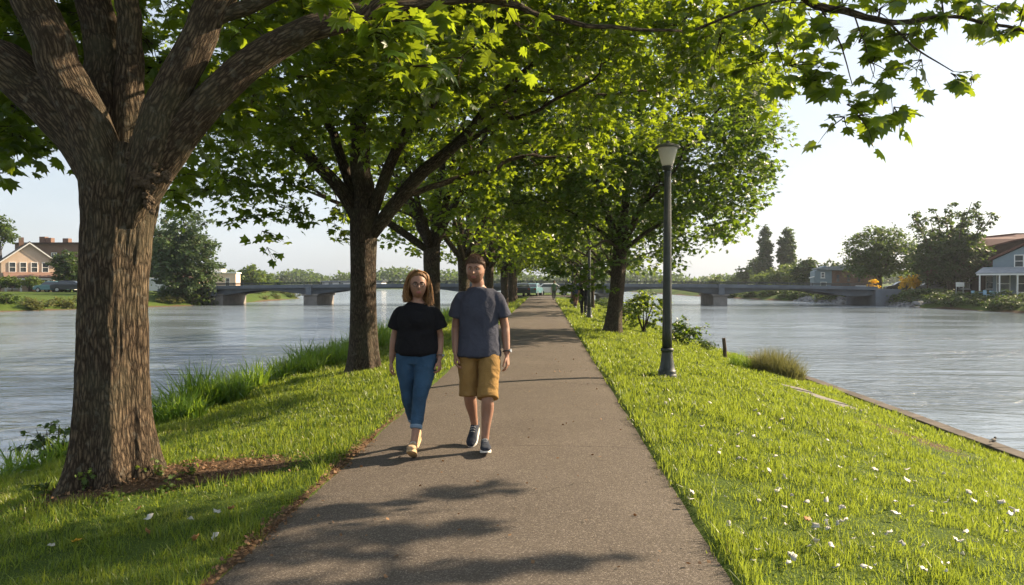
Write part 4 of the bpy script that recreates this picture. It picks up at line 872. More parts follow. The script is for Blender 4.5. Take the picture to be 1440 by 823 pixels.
# brown building behind it
bx = at(82, 400, 125)[0]; B = empty('brick_building', (bx, 125, G(bx, 125)), 0, 'dark brown brick building with chimney pots behind the peach house', 'building')
w_ = MB(); w_.box((0, 3, 3.9), (14, 8, 7.8)); w_.build('wall', M['brown_brick'], B); w_ = MB(); w_.box((0, 3, 7.95), (14.6, 8.6, .3)); rb = w_.build('roof', M['dark_wood'], B)
for x, h_ in ((-3.2, 1.1), (-2.1, .9), (1.0, .8)): c_ = MB(); c_.box((x, 1, 8.1+h_/2), (1.0, 1, h_)); c_.build('chimney', M['brown_brick'], rb)
for x in (-5, -2.5, 0, 2.5, 5): window(B, x, -1.02, 5.6, .9, 1.4)
# pale peach building beyond the left tree
bx = at(310, 400, 150)[0]; B = empty('low_building', (bx, 150, G(bx, 150)), R(14), 'low pale peach building with a white stepped roof beyond the left end of the bridge', 'building')
w_ = MB(); w_.box((0, 3, 1.7), (6, 6, 3.4)); w_.build('wall', M['peach_wall'], B); w_ = MB(); w_.box((-.1, 3, 3.5), (6.6, 6.6, .25)); w_.box((-1.4, 3, 4.0), (3.2, 5, .7)); w_.build('roof', M['white'], B)
for x in (-1.6, 1.4): window(B, x, -.02, 1.6, .8, 1.6)
w_ = MB(); w_.box((-4.6, 3.5, .9), (3.2, 4, 1.8)); w_.build('annex', M['rust_roof'], B)
bx = at(480, 395, 270)[0]; B = empty('long_building', (bx, 270, 0.2), 0, 'long low white building before the hazy far treeline, left of the second tree', 'building')
w_ = MB(); w_.box((4, 4, .9), (22, 8, 1.8)); w_.build('wall', M['white'], B); w_ = MB(); w_.box((4, 4, 1.95), (23, 9, .3)); w_.build('roof', M['grey_roof'], B)
for x in (-4, 0, 4, 8, 12): window(B, x, -.02, 1.0, 1.6, 1.0)
bx = at(236, 405, 112)[0]; B = empty('low_shed', (bx, 112, G(bx, 112)), 0, 'low shed with a rusty roof, seen between the big trunk and the far left tree', 'shed')
gable_block(B, 'peach_wall', 'rust_roof', -4, 4, 0, 5, 2.0, 3.4, 'x'); window(B, 1, -.02, 1.2, .9, .9)
# right bank: blue white house with brown side wing
bx = at(1157, 398, 118)[0]; B = empty('gabled_house', (bx, 118, G(bx, 118)-.3), R(-14), 'pale blue white house end with a brown boarded wing and grey roof, beyond the bridge', 'house')
w_ = MB(); w_.prism([(-1.2, 0, 0), (1.3, 0, 0), (1.3, 0, 3.9), (.3, 0, 4.4), (-1.2, 0, 3.5)], (0, 7, 0)); w_.build('wall', M['pale_blue'], B)
w_ = MB(); w_.box((4.9, 3.5, 1.8), (7.18, 6.9, 3.6)); w_.build('boarded_wall', M['brown_brick'], B)
w_ = MB(); w_.prism([(-.9, -.4, 4.05), (6.5, -.4, 4.75), (9.0, -.4, 3.8), (9.0, -.4, 3.62), (.9, -.4, 3.66), (-.9, -.4, 3.85)], (0, 8, 0)); w_.build('roof', M['grey_roof'], B)
for x in (2.2, 3.7, 5.2): window(B, x, .04, 2.4, .5, 1.2, 'brown_roof')
window(B, 0, -.02, 2.9, .5, .8); window(B, .1, -.02, 1.1, .8, 1.4)
cn = MB(); cn.prism([(-1.9, 0, 2.55), (-1.2, 0, 2.75), (-1.2, 0, 2.6), (-1.9, 0, 2.4)], (0, 1.5, 0)); cn.build('canopy', M['white'], B)
# rusty roofed barn restaurant and the pale blue gabled restaurant
bx = at(1386, 400, 92)[0]; B = empty('timber_building', (bx, 92, G(bx, 92)-.2), R(-30), 'dark timber building with long rusty red roofs behind the wide dark tree', 'building')
w_ = MB(); w_.add([[-3.2, 0, 0], [9, 0, 0], [9, 0, 7.2], [3.2, 0, 6.4], [-3.2, 0, 4.68], [-3.2, 8.4, 0], [9, 8.4, 0], [9, 8.4, 7.35], [3.2, 8.4, 7.45], [-3.2, 8.4, 6.85]], [[0, 4, 9, 5], [1, 6, 7, 2], [3, 2, 7, 8], [4, 3, 8, 9]], None, [[0, 1, 2, 3, 4], [5, 9, 8, 7, 6]]); w_.build('wall', M['dark_wood'], B)
w_ = MB(); w_.prism([(-3.5, -.4, 4.6), (3.2, -.4, 6.4), (9.5, -.4, 7.2), (9.5, 9, 7.4), (3.2, 9, 7.6), (-3.5, 9, 7.0)], (0, 0, .18)); w_.build('roof', M['rust_roof'], B)
w_ = MB(); w_.prism([(-6.4, -2.6, 2.5), (2.6, -2.6, 2.6), (2.6, -.1, 4.2), (-4.2, -.1, 4.0)], (0, 0, .14)); w_.build('porch_roof', M['rust_roof'], B)
for x in (-6.0, -3.2, -.4, 2.3): c_ = MB(); c_.box((x, -2.45, 1.25), (.16, .16, 2.5)); c_.build('post', M['dark_wood'], B)
window(B, -1.1, -.02, 4.35, .7, .9); window(B, -2.2, -.02, 1.4, 1.1, 1.5); window(B, .6, -.02, 1.4, 1.1, 1.5)
bx = at(1447, 405, 82)[0]; B = empty('restaurant', (bx, 82, G(bx, 82)-.1), R(-36), 'pale blue gabled building with a glazed porch on posts at the right edge', 'restaurant')
w_ = MB(); w_.prism([(-3.3, 0, 0), (3.6, 0, 0), (3.6, 0, 6.0), (.8, 0, 6.0), (-3.3, 0, 3.9)], (0, 8, 0)); w_.build('wall', M['pale_blue'], B)
w_ = MB(); w_.prism([(-3.65, -.3, 3.85), (.9, -.3, 6.15), (4, -.3, 6.15), (4, -.3, 6.35), (.8, -.3, 6.35), (-3.7, -.3, 4.05)], (0, 8.5, 0)); w_.build('roof', M['rust_roof'], B)
window(B, -.9, -.02, 3.75, .8, 1.3); window(B, 1.8, -.02, 3.75, .8, 1.3)
w_ = MB(); w_.prism([(-4.6, -3.0, 2.35), (4, -3.0, 2.35), (4, -.03, 3.0), (-4.2, -.03, 3.0)], (0, 0, .12)); pr_ = w_.build('porch_roof', M['grey_roof'], B)
fr = MB(); fr.box((-.2, -2.96, 2.28), (8.6, .1, .16)); fr.build('fascia', M['white'], pr_)
for x in (-4.2, -2.4, -.8, .9, 2.6): c_ = MB(); c_.box((x, -2.9, 1.1), (.13, .13, 2.2)); c_.build('post', M['white'], B)
for x in (-2.3, -.5, 1.4): window(B, x, -.03, 1.3, 1.2, 1.9, 'white')
d_ = MB(); d_.box((2.8, -.03, 1.05), (.95, .1, 2.1)); d_.build('door', M['dark_wood'], B)
# garden furniture on the terrace
def table_set(px, Y, l):
    x, z = px_ground(px, 408, Y); t = empty('garden_table', (x, Y, z), .4, 'round pale blue garden table on the terrace, '+l, 'table', 'garden tables by the restaurant')
    m = MB(); m.lathe([(.45, .70), (.45, .74)], seg=16); m.build('table_top', M['blue_paint'], t); m = MB(); m.tube([(0, 0, 0), (0, 0, .7)], [.035, .035], 6); m.lathe([(.25, 0), (.22, .04)], seg=10); m.build('pedestal', M['blue_paint'], t)
    for k, a in enumerate((.3, 3.4)):
        c = empty('garden_chair', (x+.85*math.cos(a), Y+.3*math.sin(a), z), a+math.pi, ['pale blue garden chair on the right side of the table '+l, 'pale blue garden chair on the left side of the table '+l][k], 'chair', 'garden chairs by the restaurant')
        m = MB(); m.box((0, 0, .45), (.42, .42, .04)); m.build('seat', M['blue_paint'], c); m = MB(); m.box((-.2, 0, .7), (.04, .42, .45)); m.build('backrest', M['blue_paint'], c)
        for sx in (-.17, .17):
            for sy in (-.17, .17): m = MB(); m.tube([(sx, sy, .43), (sx*1.1, sy*1.1, 0)], [.018, .015], 5); m.build('leg', M['blue_paint'], c)
table_set(1381, 79.5, 'nearest the dark timber building'); table_set(1398, 78.5, 'between the porch posts'); 
# small golden-leaved trees
for px, Y, h_, w_s, l, sd_ in ((1229, 96, 2.5, .62, 'small golden yellow tree standing alone under the round green tree', 61), (1274, 95, 2.3, .55, 'golden yellow sapling left of its twin, beside the wide dark tree', 62), (1287, 96.5, 2.4, .5, 'golden yellow sapling touching the wide dark tree on its left', 63)):
    x, z = px_ground(px, 408, Y); shrub('golden_tree', x, Y, w_s, w_s, h_, 34, 26, .2, M['yellow'], M['bark_far'], l, 'tree', 'golden trees on the right bank', sd_, .3, .35, L_LO)
x, z = px_ground(1350, 408, 84); sg = empty('sign_board', (x, 84, z), .3, 'small white easel board standing left of the dark timber building', 'sign')
m = MB(); m.box((0, 0, 1.35), (1.1, .06, .5)); m.build('board', M['white'], sg)
for sx in (-.45, .45): m = MB(); m.tube([(sx, 0, 1.3), (sx*1.1, .1, 0)], [.03, .03], 6); m.build('leg', M['white'], sg)
# ------------------------------------------------------------------ far trees and bank shrubs
def far_tree(px, pyb, Y, hw, h, kind, leaf, label, seed, n=120, nl=24, size=.34, rad=.8, trunk=.22, group='trees on the far banks', low=.12):
    q = at(px, pyb, Y); x = q[0]; z = G(x, Y)-.1; T = Tree(seed); g = T.g
    trunk_tube(T, [A(0, 0, -.3), A(0, 0, h*.25), A(g.normal()*.2, 0, h*.55)], [trunk, trunk*.8, trunk*.4], 10, 8, lambda t, th: 1+0*t[:, None]*th[None], seed)
    if kind == 'round':
        for k in range(7):
            a = k*.9+g.random(); T.limb([A(0, 0, h*.22), A(math.cos(a)*hw*.4, math.sin(a)*hw*.4, h*.5), A(math.cos(a)*hw*.7, math.sin(a)*hw*.7, h*.72)], [trunk*.5, trunk*.3, trunk*.1], 8, 6)
        T.fill(n, (0, 0, h*.57), (hw, hw*.9, h*.44), rad, nl, size, keep=lambda p: p[2] > h*low+.5*vnoise(p[0]*.7, p[1]*.7, seed), shell=.42)
    elif kind == 'fan':       # upright plumes fanning out
        for k in range(11):
            a = k*.571*2; e = g.uniform(.0, .62); L = h*g.uniform(.78, .98)*(1-.10*e)
            d = A(math.cos(a)*math.sin(e), math.sin(a)*math.sin(e), math.cos(e)); b0 = A(0, 0, h*.12)
            T.limb([b0, b0+d*L*.4, b0+d*L*.86], [trunk*.5, trunk*.3, .03], 10, 6)
            for t in np.linspace(.28, .95, 11): T.cluster(b0+d*L*t*.93+g.normal(0, .25, 3), rad*(1.0-.45*t), nl, size, 4, up=.5, flat=1.2)
        T.fill(n, (0, 0, h*.36), (hw, hw, h*.27), rad, nl, size)
    elif kind == 'poplar':
        T.fill(n, (0, 0, h*.54), (hw, hw, h*.47), rad*.8, nl, size, shell=.6, flat=1.6)
    elif kind == 'pine':      # layered, leaning plumes
        for k in range(26):
            t = .14+.84*k/26; a = k*2.4; L = hw*(1.15-abs(t-.42)*1.15)*g.uniform(.7, 1.1); b0 = A(0, 0, h*t*.9)
            tip = b0+A(math.cos(a)*L, math.sin(a)*L, .16*h*(t-.25)+L*.12); T.limb([b0, (b0+tip)/2, tip], [.07, .05, .02], 6, 5)
            for u in (.45, .75, 1.0): T.cluster(b0+(tip-b0)*u+g.normal(0, .2, 3), rad, nl, size, 5, flat=.6)
        T.fill(n, (0, 0, h*.42), (hw*.8, hw*.8, h*.38), rad, nl, size)
    return T.done('tree', M['bark_far'], leaf, L_LO, label, 'tree', group, (x, Y, z))
far_tree(262, 414, 88.6, 4.1, 11.6, 'pine', M['needle'], 'large feathery conifer on the far left bank just right of the big trunk', 301, 170, 50, .36, .9, .3)
far_tree(225, 412, 96, 2.6, 9.5, 'pine', M['leaf_dark'], 'dark tree partly hidden by the big trunk, joined to the feathery conifer', 302, 90, 44, .34, .85, .3)
far_tree(94, 408, 99, 1.9, 6.0, 'round', M['leaf_dark'], 'dark upright tree between the peach brick house and the big trunk', 303, 130, 40, .28, .6, .15, low=.08)
far_tree(-12, 408, 100, 3.0, 11.2, 'round', M['leaf_far'], 'tree at the left edge rising above the slate roof', 304, 110, 36, .34, .8, .2, low=.66)
for k, (px, r, l) in enumerate([(17, 1.1, 'small clipped green tree at the left front of the peach house'), (46, 1.3, 'small clipped green tree in front of the porch'), (1, 1.3, 'small clipped green tree at the far left edge of the lawn')]):
    far_tree(px, 412, 94.5, r, 2.2, 'round', M['leaf_fresh'], l, 310+k, 44, 34, .2, .35, .07, low=.42)
for k, (px, py, Y, hw, h, lf, l) in enumerate([(300, 400, 175, 4, 6.5, 'leaf_far', 'green tree behind the pale peach low building'), (345, 400, 180, 4.5, 6.0, 'leaf_far', 'rounded tree right of the pale peach low building'), (358, 400, 172, 4.5, 8.2, 'leaf_fresh', 'tall light green tree above the left span of the bridge'), (376, 400, 168, 3.5, 5.6, 'leaf_fresh', 'bright tree at the right end of the light green group'), (330, 400, 170, 3.5, 5.2, 'leaf_far', 'low tree at the left end of the light green group')]):
    far_tree(px, py, Y, hw, h, 'round', M[lf], l, 320+k, 100, 36, .55, 1.0, .2)
# right bank
far_tree(1076, 400, 190, 1.6, 15.8, 'poplar', M['needle'], 'left one of the two tall narrow poplars beyond the bridge', 401, 230, 50, .45, .75, .25)
far_tree(1106, 400, 190, 1.95, 15.8, 'poplar', M['leaf_far'], 'right one of the two tall narrow poplars beyond the bridge', 402, 270, 50, .45, .75, .25)
far_tree(1066, 400, 195, 3.0, 7.5, 'round', M['leaf_dark'], 'low dark tree at the left foot of the poplars', 403, 90, 40, .5, 1.0)
far_tree(1108, 400, 160, 4.5, 5.0, 'round', M['leaf_fresh'], 'broad bright bush in front of the poplars behind the bridge', 404, 110, 40, .45, .9, .15, low=.05)
far_tree(1078, 402, 165, 3.2, 3.5, 'round', M['leaf_fresh'], 'smaller bright bush left of the broad bright one behind the bridge', 405, 70, 36, .42, .8, .12, low=.05)
far_tree(1136, 400, 135, 2.6, 5.6, 'round', M['leaf_dark'], 'dark rounded tree left of the blue white house', 406, 120, 40, .4, .8, .2, low=.05)
far_tree(1168, 398, 150, 1.4, 6.2, 'poplar', M['leaf_dark'], 'small pointed dark tree above the roof of the blue white house', 407, 50, 36, .4, .7)
far_tree(1200, 398, 140, 3.2, 5.6, 'round', M['leaf_dark'], 'dark tree peeping behind the round green tree', 408, 90, 36, .4, .8)
far_tree(1237, 410, 104, 4.7, 9.0, 'round', M['leaf_far'], 'round topped green tree above the yellow parasol', 409, 330, 44, .29, .85, .28, low=.30)
far_tree(1336, 412, 93, 3.9, 12.3, 'fan', M['leaf_dark'], 'wide dark tree with upright fanning limbs on the right bank', 410, 300, 50, .30, .95, .42)
far_tree(1006, 396, 200, 2.0, 3.0, 'round', M['leaf_fresh'], 'little bright tree above the bridge, left of the hazy clump', 411, 40, 34, .5, .8)
far_tree(1049, 398, 185, 2.2, 5.2, 'round', M['leaf_far'], 'small round headed tree above the bridge, left of the poplars', 412, 50, 34, .5, .8, low=.3)
far_tree(1035, 400, 185, 2.6, 2.6, 'round', M['leaf_fresh'], 'low bright bush above the bridge, below the small round headed tree', 413, 50, 34, .5, .8, low=.05)
far_tree(1308, 412, 110, 3, 5.5, 'round', M['leaf_dark'], 'dark tree filling the gap left of the wide dark tree', 414, 120, 40, .36, .8, .2, low=.1)
# far-off treeline: one hazy mass
def treeline():
    g = np.random.default_rng(77); P = []
    for k in range(900):
        x = g.uniform(-330, 330); y = 395+.06*abs(x)+g.uniform(-14, 20); h = 5.5+3.5*vnoise(x*.035, 1.0, 3)+2.8*vnoise(x*.13, 5.0, 3)+(1.5 if x > 0 else 0); z0 = G(x, y)
        c = A(x, y, z0); n = 40; v = g.normal(0, 1, (n, 3)); v /= np.linalg.norm(v, axis=1)[:, None]; P.append(c+A(0, 0, h*.5)+v*A(4.2, 4.0, h*.5)*g.random((n, 1))**.4)
    P = np.vstack(P); n = len(P)
    tag(link('treeline', leaf_mesh('treeline', P, g.normal(0, 1, (n, 3)), g.normal(0, .6, (n, 3))+A(0, 0, .8), g.uniform(1.0, 2.0, n), L_LO), M['leaf_far']), 'distant hazy treeline along the far shore', 'treeline', kind='stuff')
treeline()
# shrubs on the far banks (each its own), and rough bank growth as stuff
def proto_bush(seed, leaf):
    T = Tree(seed); [T.limb([A(0, 0, -.2), A(.3*math.cos(a), .3*math.sin(a), .5), A(.6*math.cos(a), .6*math.sin(a), 1.0)], [.05, .03, .01], 6, 5) for a in (0, 1.5, 3, 4.5)]
    T.fill(30, (0, 0, .5), (1.35, 1.0, .72), .4, 22, .2, shell=.5, subs=3); r = T.done('bank_shrub', M['bark_far'], leaf, L_LO, 'x', 'shrub'); return r
g = np.random.default_rng(12)
pb = [proto_bush(501, M['leaf_far']), proto_bush(502, M['dry_bank']), proto_bush(503, M['leaf_dark'])]
used = [False]*3
def put_bush(k, x, y, s_, group, label):
    o = pb[k] if not used[k] else copy_tree(pb[k]); used[k] = True
    o.location = (x, y, G(x, y)); o.scale = (s_*1.15, s_, s_*.9*g.uniform(.8, 1.1)); o.rotation_euler.z = g.uniform(0, 6.3); o['group'] = group; o['label'] = label
for y, dx, s_ in ((90, .5, 1.5), (89, 2.0, 1.5), (91, -.3, 1.0), (88.5, 3.2, 1.2)): put_bush(0, xL(y)-dx, y-.8, s_, 'shrubs on the far left bank', 'bushy green shrub at the left end of the bridge under the conifer')
for y, dx, s_ in ((88.6, 1.2, 1.1), (88.9, 2.6, 1.3), (88, 3.6, 1.2)): put_bush(0, xR(y)+dx, y, s_, 'shrubs on the far right bank', 'leafy shrub in front of the right end of the bridge')
for k in range(46):
    y = g.uniform(64, 101); x = xL(y)-g.uniform(.6, 3.2); put_bush(int(g.choice([0, 1, 1])), x, y, g.uniform(.5, 1.0), 'shrubs on the far left bank', 'low rough shrub among the green and tawny growth along the far left waterline')
for k in range(22):
    y = g.uniform(101, 132); x = xL(y)-g.uniform(.6, 7); put_bush(int(g.choice([0, 1])), x, y, g.uniform(.5, .9), 'shrubs on the bank behind the left spans', 'low shrub on the yellow green bank seen under the left spans of the bridge')
for k in range(50):
    y = g.uniform(64, 96); x = xR(y)+g.uniform(.6, 4.5); put_bush(int(g.choice([0, 2, 2])), x, y, g.uniform(.55, 1.1), 'shrubs on the far right bank', 'low dark green shrub on the far right bank below the buildings')
for k in range(40):
    y = g.uniform(98, 150); x = xR(y)+g.uniform(.5, 4.5); put_bush(int(g.choice([0, 2])), x, y, g.uniform(.8, 1.3), 'shrubs behind the right span', 'shrub on the bank seen under and behind the right span of the bridge')
for k in range(16):
    y = g.uniform(62, 88); x = 7+g.uniform(-.5, .3); put_bush(0, x, y, g.uniform(.6, 1.0), 'shrubs far down the near right bank', 'shrub far down the near right bank behind the leaning trunk')
rk = MB()
for k in range(420):
    y = g.uniform(84, 112); x = xR(y)+g.uniform(-.3, 1.6); s_ = g.uniform(.2, .5); V0 = len(rk.V); rk.ball((x, y, G(x, y)+.05), (s_, s_*.8, s_*.6), 6, 5); rk.V[-1] = rk.V[-1]+g.normal(0, .05, rk.V[-1].shape)
tag(rk.build('rubble', M['rock']), 'grey rubble stone facing on the bank below the bridge end', 'rubble', kind='stuff')
# ------------------------------------------------------------------ people
def _skin():
    t = NT('skin'); v = t.coord('Object'); col = t.ramp(t.noise(9, 4, vec=v), [(.3, (.25, .135, .09)), (.7, (.33, .185, .125))])
    a = t.n('ShaderNodeAttribute', attribute_name='lip'); col = t.mix(a.outputs['Fac'], col, (.38, .15, .11))
    return t.done(t.pbsdf(col, .5, .35, 0, t.bump(t.noise(120, 2, vec=v), .12, .004), Subsurface_Weight=.08))
M['skin'] = _skin()
def m_cloth(name, c, var=.12, sheen=.0):
    t = NT(name); v = t.coord('Object'); col = t.ramp(t.noise(5, 5, vec=v), [(.3, tuple(x*(1-var) for x in c)), (.7, tuple(x*(1+var) for x in c))])
    return t.done(t.pbsdf(col, .88, .18, 0, t.bump(t.math('ADD', t.noise(7, 3, vec=v, dist=1.0), t.math('MULTIPLY', t.noise(260, 2, vec=v), .12)), .6, .035)))
M['tee_black'] = m_cloth('black cotton', (.008, .008, .010)); M['tee_grey'] = m_cloth('slate grey cotton', (.046, .050, .070), .2)
M['jeans'] = m_cloth('blue denim', (.030, .068, .120), .3); M['jeans_cuff'] = m_cloth('pale denim inside', (.16, .23, .31)); M['khaki'] = m_cloth('ochre twill', (.26, .155, .052), .12)
M['hair_gold'] = m_plain('golden brown hair', (.30, .155, .06), .5, .4, 0, .35, 30, .3); M['hair_brown'] = m_plain('short brown hair', (.095, .052, .03), .6, .4, 0, .3, 40, .4)
def _hair(name, c):
    t = NT(name); g_ = t.n('ShaderNodeNewGeometry'); col = t.ramp(g_.outputs['Random Per Island'], [(0, tuple(x*.35 for x in c)), (.55, c), (1, tuple(x*1.9 for x in c))])
    return t.done(t.pbsdf(col, .42, .5))
M['hair_gold'] = _hair('golden brown strands', (.24, .125, .045)); M['hair_base'] = m_plain('hair roots', (.15, .075, .028), .6, .3)
M['stubble'] = m_plain('stubble', (.20, .108, .072), .8, .2, 0, .2, 60, .2)
M['shoe_dark'] = m_cloth('dark navy shoe mesh', (.03, .036, .05)); M['shoe_tan'] = m_cloth('tan canvas', (.40, .28, .17)); M['sole_white'] = m_plain('pale rubber sole', (.62, .60, .55), .6, .3); M['sole_tan'] = m_plain('worn tan sole', (.50, .36, .20), .7, .3, 0, .3, 30, .5)
M['eye'] = m_plain('eye', (.06, .045, .035), .2, .6, 0, .1, 5, 0); M['lip'] = m_plain('lip skin', (.30, .10, .08), .45, .4, 0, .05, 5, 0); M['eye_white'] = m_plain('eye white', (.42, .40, .38), .3, .5, 0, .05, 5, 0); M['strap'] = m_plain('dark watch strap', (.02, .02, .022), .4, .5); M['dial'] = m_plain('watch face', (.3, .32, .35), .2, .6, .4)
M['brow'] = m_plain('brow hair', (.06, .03, .018), .8, .2)
def loft(mb, pts, rad, seg=20, side=(1, 0, 0), cap=.85, power=2.0):
    """closed solid along pts with elliptical rings rad=[(side, front)..]; rounded ends"""
    P = [A(*p) for p in pts]; Q = [A(*r) for r in rad]
    d0 = P[0]-P[1]; d0 /= np.linalg.norm(d0); d1 = P[-1]-P[-2]; d1 /= np.linalg.norm(d1)
    m0, m1 = min(Q[0]), min(Q[-1])
    P = [P[0]+d0*m0*cap, P[0]+d0*m0*cap*.7]+P+[P[-1]+d1*m1*cap*.7, P[-1]+d1*m1*cap]; Q = [Q[0]*.35, Q[0]*.75]+Q+[Q[-1]*.75, Q[-1]*.35]
    P = np.array(P); Q = np.array(Q); T = np.gradient(P, axis=0); T /= np.linalg.norm(T, axis=1)[:, None]
    s = A(*side)-T*(T@A(*side))[:, None]; s /= np.linalg.norm(s, axis=1)[:, None]; f = np.cross(T, s)
    th = np.linspace(0, 2*math.pi, seg, endpoint=False); c, sn = np.cos(th), np.sin(th)
    if power != 2: c, sn = np.sign(c)*np.abs(c)**(2/power), np.sign(sn)*np.abs(sn)**(2/power)
    V = P[:, None]+Q[:, None, 0, None]*c[None, :, None]*s[:, None]+Q[:, None, 1, None]*sn[None, :, None]*f[:, None]
    n = len(P); i = np.arange(n-1)[:, None]*seg; j = np.arange(seg)[None]; k = (j+1) % seg
    mb.add(V, np.stack([i+j, i+k, i+seg+k, i+seg+j], -1).reshape(-1, 4), None, [list(range(seg))[::-1], list(range((n-1)*seg, n*seg))])
def dens(ctrl, rad, n):      # smooth control rings
    X = spline(ctrl, n); t = np.linspace(0, len(ctrl)-1, n); Rr = spline(np.c_[np.array(rad), np.zeros(len(rad))], n)[:, :2]; return X, Rr
def solidify(mb, name, mat, parent, voxel=.005, smooth=4, wr=0, wf=(9, 9, 5), seed=0, factor=.5, lip=None):
    o = link(name, mb.mesh(name), None); m = o.modifiers.new('r', 'REMESH'); m.mode = 'VOXEL'; m.voxel_size = voxel
    if smooth: m = o.modifiers.new('s', 'SMOOTH'); m.factor = factor; m.iterations = smooth
    dg = bpy.context.evaluated_depsgraph_get(); me = bpy.data.meshes.new_from_object(o.evaluated_get(dg)); old = o.data; o.modifiers.clear(); o.data = me; bpy.data.meshes.remove(old); me.name = name
    n = len(me.vertices); co = np.empty(n*3, np.float32); me.vertices.foreach_get('co', co); co = co.reshape(-1, 3).astype(float)
    if wr:
        no = np.empty(n*3, np.float32); me.vertices.foreach_get('normal', no); no = no.reshape(-1, 3)
        v = vnoise(co[:, 0]*wf[0]+seed, co[:, 1]*wf[1], co[:, 2]*wf[2]+2*vnoise(co[:, 0]*4, co[:, 1]*4, co[:, 2]*4))
        v = v+.5*vnoise(co[:, 0]*wf[0]*2.3, co[:, 1]*wf[1]*2.3+seed, co[:, 2]*wf[2]*2.3)
        co = co+no*(wr*(1-2*np.abs(v))*.8)[:, None] if wr > 0 else co
        me.vertices.foreach_set('co', co.astype(np.float32).ravel())
    if lip is not None:
        a = me.attributes.new('lip', 'FLOAT', 'POINT'); a.data.foreach_set('value', np.clip(1.4-np.linalg.norm((co-lip)/A(.024, .022, .0075), axis=1), 0, 1).astype(np.float32))
    me.materials.clear(); me.materials.append(mat); me.polygons.foreach_set('use_smooth', np.ones(len(me.polygons), bool)); me.update(); o.parent = parent; return o
def head_r(D, woman):
    """radius of the head surface in unit directions D (n,3), face towards -Y"""
    x, y, z = D.T
    rx, ry, rz = (.075, .095, .119) if woman else (.081, .101, .127)
    p_ = 2.3; r = (np.abs(x/rx)**p_+np.abs(y/ry)**p_+np.abs(z/rz)**p_)**(-1/p_)
    low = np.clip(-z-.15, 0, 1); r = r*(1-(.15 if woman else .10)*low*np.abs(x)**.8)
    r = r*(1+.04*np.clip(-y, 0, 1)*np.clip(-z, 0, 1)**1.5-.10*np.clip(y, 0, 1)*np.clip(-z, 0, 1))               # chin forward
    def bmp(cx, cy, cz, w, a, wx=None):
        d = A(cx, cy, cz); d /= np.linalg.norm(d); q = ((x-d[0])/(wx or w))**2+((z-d[2])/w)**2; return a*np.exp(-q)*(y < 0)
    r = r+bmp(0, -1, -.20, .11, .027, .10)+bmp(0, -1, .0, .2, .013, .06)        # nose
    for s_ in (-1, 1):
        r = r+bmp(s_*.34, -1, .10, .10, -.015, .17)+bmp(s_*.32, -1, .28, .07, .006, .22)+bmp(s_*.45, -.9, -.16, .16, .004, .16)
    r = r+bmp(0, -1, -.47, .045, .0055, .2)+bmp(0, -1, -.58, .045, .0055, .16)+bmp(0, -1, -.52, .02, -.002, .2)+bmp(0, -1, -.82, .14, .005, .2)
    return r
def sphere_grid(nu=72, nv=48):
    th = np.linspace(0, 2*math.pi, nu, endpoint=False); ph = np.linspace(0.02, math.pi-.02, nv); T, P = np.meshgrid(th, ph)
    D = np.stack([np.sin(P)*np.cos(T), np.sin(P)*np.sin(T), np.cos(P)], -1).reshape(-1, 3)
    i = np.arange(nv-1)[:, None]*nu; j = np.arange(nu)[None]; k = (j+1) % nu
    return D, np.stack([i+j, i+nu+j, i+nu+k, i+k], -1).reshape(-1, 4), [list(range(nu)), list(range((nv-1)*nu, nv*nu))[::-1]]
def hand(mb, wr, d, n, s=1.0, curl=(.35, .5, .5), thumb=1):
    d = A(*d); d /= np.linalg.norm(d); n = A(*n); n -= d*np.dot(n, d); n /= np.linalg.norm(n); w = A(0, -1, 0); w -= d*np.dot(w, d)+n*np.dot(w, n); w /= np.linalg.norm(w)
    wr = A(*wr); palm, rr = dens([wr-d*.02, wr+d*.02*s, wr+d*.055*s, wr+d*.088*s], [(.024, .018), (.030*s, .0165*s), (.039*s, .0155*s), (.039*s, .0125*s)], 8)
    loft(mb, palm, rr, 16, w, .5)
    for k, (o, L, r) in enumerate([(.0295, .072, .0088), (.0105, .080, .0090), (-.0095, .075, .0086), (-.028, .059, .0078)]):
        b = wr+d*(.084-.004*abs(k-1))*s+w*o*s; ang = 0; p = b-d*.02*s; pts = [p, b]; q = b; f = [.44, .32, .24]
        spread = w*(o*.9)
        for j in range(3):
            ang += curl[j]*(1+.12*k); q = q+(d*math.cos(ang)+n*math.sin(ang)+spread)*L*f[j]*s; pts.append(q)
        X = spline(pts, 12); loft(mb, X, [(r*s*(1.06-.25*t), r*s*(1.0-.22*t)) for t in np.linspace(0, 1, 12)], 10, w, .8)
    b = wr+d*.022*s+w*.024*s+n*.004; q1_ = b+(d*.72+w*.62+n*.22)*.034*s; q2_ = q1_+(d*.92+w*.30+n*.3)*.030*s; q3_ = q2_+(d*.95+w*.08+n*.35)*.024*s
    X = spline([b-d*.01-w*.01, b, q1_, q2_, q3_], 12); loft(mb, X, [(.0135*s, .0125*s)]*3+[(.0115*s, .0105*s)]*5+[(.0105*s, .0095*s)]*4, 10, w, .8)
def shoe_frame(pitch, yaw): return np.array(Matrix.Rotation(yaw, 3, 'Z') @ Matrix.Rotation(pitch, 3, 'X'))
